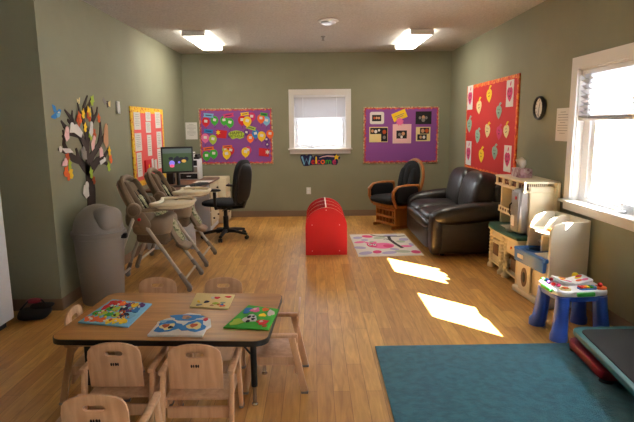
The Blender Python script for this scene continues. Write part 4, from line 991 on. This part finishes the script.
# ---- office chair (front is -Y locally)
t = thing('office_chair', 'charcoal swivel office chair with armrests in front of the desk', 'office chair', (-1.22, 6.98, 0), math.radians(-112))
st = MB()
for k in range(5):
    a = 2*PI*k/5+.3
    st.tube([(0, 0, .10), (.14*math.cos(a), .14*math.sin(a), .10), (.32*math.cos(a), .32*math.sin(a), .07)], [.032, .024, .018], 8, flat=1.2)
st.lathe([(.05, .07), (.05, .13), (.03, .16), (0, .16)], seg=16); st.done('star_base', M['black'], t)
for k in range(5):
    a = 2*PI*k/5+.3; x, y = .32*math.cos(a), .32*math.sin(a)
    w_ = MB()
    for s_ in (-1, 1): w_.lathe([(0, -.008), (.024, -.008), (.026, 0), (.024, .008), (0, .008)], M_=Matrix.Translation((x-s_*.014*math.sin(a), y+s_*.014*math.cos(a), .026)) @ Matrix.Rotation(a, 4, 'Z') @ UP, seg=14)
    w_.tube([(x, y, .03), (x, y, .07)], .008, 6); w_.done('caster', M['black'], t)
MB().tube([(0, 0, .14), (0, 0, .42)], .026, 12).tube([(0, 0, .14), (0, 0, .30)], .036, 12).done('gas_column', M['black'], t)
MB().box((0, .02, .42), (.20, .24, .04), bev=.01).tube([(.08, .08, .42), (.24, .10, .41)], .006, 6).tube([(0, .12, .42), (0, .28, .44), (0, .31, .52)], [.025, .022, .02], 8, flat=1.6).done('mechanism', M['black'], t)
MB().cushion((0, -.02, .485), (.50, .50, .10), e=.45, e2=.7).done('seat', M['dkfab'], t)
MB().cushion((0, .27, .765), (.42, .10, .62), rot=RX(-.12), e=.65, e2=.7).done('backrest', M['dkfab'], t)
MB().cushion((0, .30, .755), (.37, .07, .54), rot=RX(-.12), e=.65, e2=.7).done('back_shell', M['black'], t)
for s_ in (-1, 1):
    MB().tube([(s_*.15, .02, .43), (s_*.27, .02, .44), (s_*.285, .02, .50), (s_*.285, .02, .66)], [.014, .018, .022, .022], 8).cushion((s_*.285, -.02, .685), (.085, .26, .035), e=.6).done('armrest', M['black'], t)

# ================================================================== PLAY KITCHEN (front faces -X; local x = into the wall, y along the wall)
def yprism(mb, poly, y0, y1, mi=0, holes=(), bev=0, off=(0, 0)):
    """polygon in the (x,z) plane extruded along y"""
    Q = Matrix(((1, 0, 0, off[0]), (0, 0, 1, 0), (0, 1, 0, off[1]), (0, 0, 0, 1)))
    return mb.prism(poly, y0, y1, Q, mi, holes, bev)
CR = M['cream']
t = thing('play_kitchen', 'cream toy kitchen with green counter and grey toy fridge beside the sofa', 'play kitchen', (1.83, 5.06, 0))
# counter y from -.46 (near) to .36 (far)
ct = MB().prism([(.0, -.46), (.38, -.46), (.38, .37), (.03, .37), (-.02, .25), (-.035, .0), (-.02, -.25)], .445, .475, bev=.008)
ct.done('counter', M['toygreen'], t)
MB().box((.19, -.045, .425), (.35, .80, .035), bev=.005).done('counter_apron', CR, t)
MB().box((.36, -.045, .23), (.03, .80, .40)).done('lower_back', CR, t)
for y in (.32, .02, -.10, -.42):
    c = MB(); pr = [(.0, 0), (.04, 0), (.042, .03), (.026, .05)]
    for k in range(9): pr += [(.024, .06+.036*k), (.032, .078+.036*k)]
    pr += [(.024, .39), (.034, .41), (0, .41)]
    c.lathe(pr, (.05, y, 0), 14) if y in (.32, .02, -.10) else c.box((.05, y, .205), (.05, .05, .41), bev=.006)
    c.done('turned_column', CR, t)
MB().box((.20, .17, .07), (.32, .26, .02)).box((.20, -.26, .07), (.32, .30, .02)).done('lower_shelf', CR, t, False)
MB().box((.05, .17, .37), (.03, .24, .07), bev=.006).done('drawer_front', CR, t)
dr = MB().box((.055, .17, .20), (.03, .22, .24), bev=.008, ).done('oven_door', CR, t); MB().box((.037, .17, .22), (.008, .15, .12), bev=.003).done('oven_window', mat('dim_brown_plastic', (112, 84, 62), .5), dr); MB().tube([(.03, .10, .30), (.015, .11, .30), (.015, .23, .30), (.03, .24, .30)], .006, 6).done('handle', CR, dr)
d2 = MB().box((.05, -.26, .335), (.03, .26, .13), bev=.006).done('drawer_front', CR, t); MB().lathe([(.01, 0), (.014, .01), (0, .014)], M_=Matrix.Translation((.035, -.26, .335)) @ Matrix.Rotation(-PI/2, 4, 'Y'), seg=12).done('knob', M['orange'], d2)
MB().box((.19, -.26, .15), (.24, .22, .13), bev=.02).done('storage_basket', mat('dim_brown_plastic', (112, 84, 62), .5), t)
# upper part
MB().box((.365, -.045, .72), (.03, .80, .50)).done('splashback', CR, t, False)
MB().box((.25, -.375, .70), (.24, .025, .45), bev=.006).done('side_panel', CR, t)
MB().box((.25, .345, .70), (.24, .025, .45), bev=.006).done('side_panel', CR, t)
fr = MB().box((.20, -.265, .69), (.30, .19, .42), bev=.03, seg=3).done('toy_fridge', M['silver'], t)
MB().box((.045, -.265, .69), (.012, .17, .37), bev=.005).done('fridge_door', M['silver'], fr)
MB().box((.034, -.245, .60), (.008, .07, .10), bev=.003).done('dispenser', M['vinyl'], fr)
MB().tube([(.04, -.195, .64), (.022, -.195, .66), (.022, -.195, .74), (.04, -.195, .76)], .007, 6).done('fridge_handle', M['black'], fr)
MB().prism(ell(.016, .016, 14), .0, .004, Matrix.Translation((.038, -.30, .82)) @ Matrix.Rotation(-PI/2, 4, 'Y')).done('round_badge', P_['red'], fr)
rk = MB().box((.2, .05, .62), (.24, .46, .018)).box((.09, .05, .645), (.012, .46, .05)).done('spice_shelf', CR, t, False)
MB().box((.26, .14, .80), (.12, .20, .16), bev=.01).done('microwave', M['silver'], t)
MB().box((.198, .14, .80), (.006, .13, .11), bev=.002).done('microwave_window', M['black'], t)
for k in range(6): MB().box((.081, -.14+.07*k, .645), (.004, .03, .026), bev=.001).done('spice_label', mat('dim_brown_plastic', (112, 84, 62), .5), t)
# canopy shelf with gallery rail
MB().box((.24, -.01, .968), (.34, .77, .018), bev=.005).done('canopy_top', CR, t); MB().box((.24, -.01, .885), (.34, .77, .018), bev=.005).done('canopy_floor', CR, t)
for k in range(5): MB().box((.085, -.38+.1825*k, .926), (.022, .022, .068), bev=.004).done('canopy_post', CR, t)
for x in (.39,): MB().box((x, -.38, .926), (.022, .022, .068), bev=.004).done('canopy_post', CR, t)
m_ = MB()
for k in range(14): m_.lathe([(0, -.034), (.006, -.03), (.004, -.012), (.009, 0), (.004, .012), (.006, .03), (0, .034)], (.12+.018*k, -.38, .926), 8)
m_.done('spindle_rail', CR, t)
MB().box((.25, -.01, .915), (.26, .66, .04)).done('printed_shelf_goods', dots_mat('toy_jar_print', (120, 70, 50), [(200, 180, 150), (90, 50, 40), (170, 110, 80)], 30, .4), t, False)
# faucet and toy pan on the counter
f_ = MB().tube([(.26, .10, .475), (.26, .10, .53), (.20, .10, .545), (.15, .10, .52)], .014, 8).lathe([(0, .475), (.03, .475), (.028, .487), (0, .487)], (.26, .10, 0), 14); f_.done('toy_faucet', M['toywhite'], t)
MB().prism(rrect(.16, .20, .03, 5, .15, .08), .4752, .478, None, 0).done('sink_rim', M['toywhite'], t)
o = MB().lathe([(0, 0), (.045, 0), (.055, .025), (.05, .025), (.042, .006), (0, .006)], seg=18).tube([(.0, -.05, .018), (.0, -.13, .024)], .008, 6).done('toy_pan', M['toywhite']); o.location = (1.90, 4.92, .4755); tag(o, 'small white toy pan on the green kitchen counter', 'toy pan')
# tissue box
t = thing('tissue_box', 'pink printed tissue box with white tissue on top of the toy kitchen', 'tissue box', (2.05, 5.12, .9775))
MB().box((0, 0, .045), (.12, .23, .085), bev=.004).done('box', dots_mat('pink_tissue_print', (190, 150, 156), [(210, 186, 190), (160, 116, 128)], 40, .5), t)
ts = MB()
ts.tube([(0, 0, .085), (.005, .0, .12), (-.01, .01, .165), (.015, .03, .185)], [.02, .04, .055, .012], 9, flat=.5); ts.done('tissue', P_['white'], t)

# ================================================================== TOY WASHER UNIT
TWm = M['toywhite']
t = thing('toy_laundry_center', 'off-white toy washing unit with blue counter under the window', 'play laundry center', (1.87, 4.03, 0), .10)
# local: x into wall 0..0.34 ; y 0 (near) .. .52 (far)
bd = MB(); bd.box((.145, .27, .20), (.29, .50, .38), bev=.03, seg=3); bd.box((.14, .27, .03), (.34, .54, .06), bev=.02, seg=3)
bd.done('washer_body', TWm, t)
blu = MB().prism([(-.03, .0), (.30, .0), (.30, .50), (-.03, .52), (-.045, .26)], .385, .42, bev=.012)
yprism(blu, [(-.035, .30), (-.005, .30), (.0, .40), (-.04, .40)], .02, .50, bev=.006); blu.done('blue_counter', M['toyblue'], t)
MB().lathe([(.105, .0), (.11, .008), (.085, .008), (.07, -.01), (0, -.012)], M_=Matrix.Translation((.10, .34, .42)), seg=24, ey=1.15).done('blue_basin', M['toyblue'], t)
MB().box((.09, .11, .424), (.20, .19, .012), bev=.005).done('white_worktop', TWm, t)
dr = MB(); RYm = Matrix.Rotation(-PI/2, 4, 'Y')
dr.prism(rrect(.30, .20, .04), 0, .012, Matrix.Translation((-.012, .33, .18)) @ RYm, bev=.004); o = dr.done('washer_door', TWm, t)
MB().prism(ell(.085, .05, 24), .0125, .016, Matrix.Translation((-.012, .33, .18)) @ RYm).done('door_window', mat('dim_brown_plastic', (112, 84, 62), .5), o)
MB().lathe([(.0, 0), (.03, 0), (.022, .006), (0, .006)], M_=Matrix.Translation((-.0285, .33, .18)) @ RYm, seg=16, ex=1.6).done('door_glass', M['black'], o)
MB().prism(ell(.026, .022, 18), 0, .003, Matrix.Translation((-.004, .09, .16)) @ RYm).done('round_red_logo', P_['red'], t, False)
MB().prism(rrect(.035, .10, .01), 0, .004, Matrix.Translation((-.040, .38, .355)) @ RYm).done('counter_label', P_['white'], t, False)
# tall upper part: near side panel, far arch, back, shelf, tray
near = [(.0, .04), (.33, .04), (.33, .72), (.10, .72), (.03, .70), (.0, .65)]
yprism(MB(), near, -.012, .02, bev=.008).done('near_side_panel', TWm, t)
far = [(.08, .40), (.33, .40), (.33, .73), (.24, .73), (.15, .70), (.10, .64), (.08, .56)]
yprism(MB(), far, .48, .505, bev=.006).done('far_side_panel', TWm, t)
yprism(MB(), [(.08, .40), (.33, .40), (.33, .73), (.24, .73), (.15, .70), (.10, .64), (.08, .56)], .255, .28, bev=.006).done('middle_panel', TWm, t)
MB().box((.325, .25, .56), (.02, .50, .34)).done('back_panel', TWm, t, False)
MB().box((.21, .38, .59), (.24, .21, .016), bev=.004).done('upper_shelf', TWm, t)
MB().box((.17, .14, .60), (.31, .25, .016)).done('bin_floor', TWm, t, False)
fa = MB().tube([(.20, .30, .43), (.20, .30, .50), (.13, .32, .515), (.09, .32, .49)], .015, 8).tube([(.19, .40, .43), (.17, .40, .48)], .016, 8).tube([(.19, .22, .43), (.17, .22, .48)], .016, 8); fa.done('toy_faucet', M['silver'], t)
o = MB().tube([(0, 0, 0), (.01, .06, .012), (0, .12, .0)], [.012, .016, .012], 8, flat=1.6).done('orange_toy', M['orange']); o.location = (2.0, 4.13, .6235); o.rotation_euler = (0, 0, .4); tag(o, 'orange toy lying in the open top of the toy washing unit', 'toy')

# ================================================================== ACTIVITY TABLE
t = thing('activity_table', 'white toddler activity table with four blue flared legs near the step platforms', 'activity table', (1.85, 3.60, 0), .08)
def blobby(a, b, n=32):
    return [(a*math.copysign(abs(math.cos(w_))**.55, math.cos(w_))*(1+.05*math.cos(4*w_+PI)), b*math.copysign(abs(math.sin(w_))**.55, math.sin(w_))*(1+.05*math.cos(4*w_+PI))) for w_ in [2*PI*k/n for k in range(n)]]
MB().prism(blobby(.185, .165), .275, .315, bev=.012).done('blue_underframe', M['deepblue'], t)
MB().prism(blobby(.195, .175), .312, .350, bev=.012).done('table_deck', M['vinyl'], t)
for sx in (-1, 1):
    for sy in (-1, 1):
        x, y = sx*.135, sy*.12; lg = MB()
        N_ = 9
        pts = [Vector((x, y, .30)), Vector((x+sx*.005, y+sy*.005, .24)), Vector((x+sx*.012, y+sy*.012, .14)), Vector((x+sx*.02, y+sy*.02, .06)), Vector((x+sx*.03, y+sy*.03, .035)), Vector((x+sx*.03, y+sy*.03, .0))]
        lg.tube(pts, [.05, .048, .05, .054, .060, .060], 16); lg.done('leg', M['deepblue'], t)
for (x, y, a) in ((0, -.172, 0), (0, .172, 0), (-.192, 0, PI/2), (.192, 0, PI/2)):
    MB().box((x, y, .332), (.13, .022, .03), rot=RZ(a), bev=.008).done('green_side_grip', mat('green_toy', (60, 170, 70), .4), t)
bk = MB()
for s_ in (-1, 1): bk.prism(rrect(.12, .15, .015), .0, .012, Matrix.Translation((.02+s_*.065, .04, .366)) @ Matrix.Rotation(-s_*.22, 4, 'Y'))
bk.box((.02, .04, .356), (.20, .13, .016), bev=.005); o = bk.done('play_book', M['vinyl'], t)
for s_ in (-1, 1):
    for j, (a, b, c) in enumerate(((0, .03, 'yellow'), (-.02, -.02, 'orange'), (.02, -.03, 'pink'), (.02, .05, 'red'))):
        MB().prism(ell(.024, .018, 12, a, b), .0122, .0135+.0004*j, Matrix.Translation((.02+s_*.065, .04, .366)) @ Matrix.Rotation(-s_*.22, 4, 'Y')).done('page_picture', P_[c], o, False)
MB().cushion((.10, .13, .375), (.05, .05, .05), e=1).done('yellow_ball', P_['yellow'], t)
kb = MB().prism(rrect(.13, .06, .02), .35, .358, Matrix.Translation((.05, -.10, 0))); kb.done('piano_panel', M['toyblue'], t)
for k, c in enumerate(('red', 'orange', 'yellow', 'green', 'lblue')):
    MB().box((.0+.025*k, -.10, .364), (.02, .045, .012), bev=.003).done('piano_key', P_[c], t)
MB().lathe([(.045, .35), (.043, .360), (0, .364)], (.145, -.10, 0), 18).done('orange_dial', P_['orange'], t); MB().cushion((.145, -.10, .375), (.03, .04, .03), e=1).done('dial_knob', P_['red'], t)
MB().lathe([(.04, .35), (.038, .357), (0, .359)], (-.11, -.10, 0), 18).done('cream_disc', P_['cream'], t); MB().prism(star(.025, .014, 5), .3595, .363, Matrix.Translation((-.11, -.10, 0))).done('star_button', P_['orange'], t, False)
for (x, y, c) in ((-.14, .0, 'red'), (-.15, .05, 'purple'), (-.13, .11, 'blue'), (-.09, .12, 'red'), (-.15, .13, 'green'), (-.12, -.03, 'dkpink')):
    MB().cushion((x, y, .358), (.032, .032, .026), e=1, nu=14, nv=8).done('round_button', P_[c], t)

# ================================================================== STEP PLATFORMS
def plat(name, label, corners, z0, z1, fm, padm, inset, zpad):
    c = sum((Vector(q) for q in corners), Vector((0, 0)))/4
    t = thing(name, label, 'step platform', (c.x, c.y, 0))
    P2 = [Vector(q)-c for q in corners]
    def rnd(P2, r):
        out = []
        for i, p in enumerate(P2):
            a = (P2[i-1]-p).normalized(); b = (P2[(i+1) % len(P2)]-p).normalized()
            for k in range(6):
                f = k/5; out.append(((p+a*r)*(1-f)**2 + p*2*f*(1-f) + (p+b*r)*f*f)[:])
        return out
    MB().prism(rnd(P2, .08), z0, z1, bev=.012).done('frame', fm, t)
    P3 = [p*(1-inset/p.length*1.3) for p in P2]
    MB().prism(rnd(P3, .06), z1-.004, zpad, bev=.006).done('top_pad', padm, t)
    if z0 > .03:
        pass
    for p in P2: MB().lathe([(.0, 0), (.04, 0), (.035, z0+.004), (0, z0+.004)], (p.x*.8, p.y*.8, 0), 14).done('foot', M['black'], t)
    return t
t1 = plat('step_platform', 'low maroon step platform underneath the teal one at the right wall', [(1.63, 2.76), (2.16, 2.76), (2.16, 3.26), (1.675, 3.29)], .02, .075, M['redvinyl'], M['blackmat'], .07, .078)
t1.location.z = .0145
t2 = plat('step_platform', 'teal framed step platform with black pad, stacked on the maroon one', [(1.56, 2.16), (2.19, 2.16), (2.19, 3.24), (1.67, 3.24)], .125, .165, M['teal'], M['blackmat'], .055, .172)
t2.location.z = .0145
for ch in list(t2.children):
    if ch.name.startswith('foot'): bpy.data.objects.remove(ch)
for sx in (-.10, .20):
    for sy in (.12, .42): MB().lathe([(0, .079), (.035, .079), (.035, .127), (0, .127)], (sx, sy, 0), 14).done('foot', M['black'], t2)

# ================================================================== LEFT EDGE: white cabinet and black bag
t = thing('refrigerator', 'tall white refrigerator at the left edge of the picture, mostly out of frame', 'refrigerator', (-2.66, 3.47, 0))
MB().box((-.03, 0, .90), (.60, .72, 1.70), bev=.012).done('cabinet_body', M['vinyl'], t)
MB().box((.30, 0, .66), (.06, .73, 1.20), bev=.012).done('door', M['vinyl'], t); MB().box((.30, 0, 1.53), (.06, .73, .46), bev=.012).done('freezer_door', M['vinyl'], t)
MB().box((.0, 0, .025), (.56, .66, .05)).done('kick_plate', M['black'], t, False)
for z in (1.05, 1.45): MB().tube([(.33, -.32, z-.12), (.37, -.32, z-.10), (.37, -.32, z+.10), (.33, -.32, z+.12)], .01, 8).done('handle', M['vinyl'], t)
o = MB().cushion((0, 0, .035), (.24, .22, .07), e=.6, wob=.05).cushion((.05, .05, .075), (.18, .12, .04), e=.8, wob=.06).done('floor_bag', M['blackmat']); o.location = (-2.27, 4.0, .0); o.rotation_euler = (0, 0, .3)
tag(o, 'flat black bag on the floor between the white refrigerator and the wall corner', 'bag')
MB().tube([(-.10, .0, .07), (-.05, .05, .12), (.05, .06, .12), (.10, .02, .07)], .008, 6).done('bag_handle', M['black'], o)
o = MB().cushion((0, 0, .0), (.12, .09, .03), e=.7, wob=.05).done('red_cloth', M['redvinyl']); o.location = (-2.30, 4.07, .115); tag(o, 'dark red cloth lying on the back of the black floor bag', 'cloth')
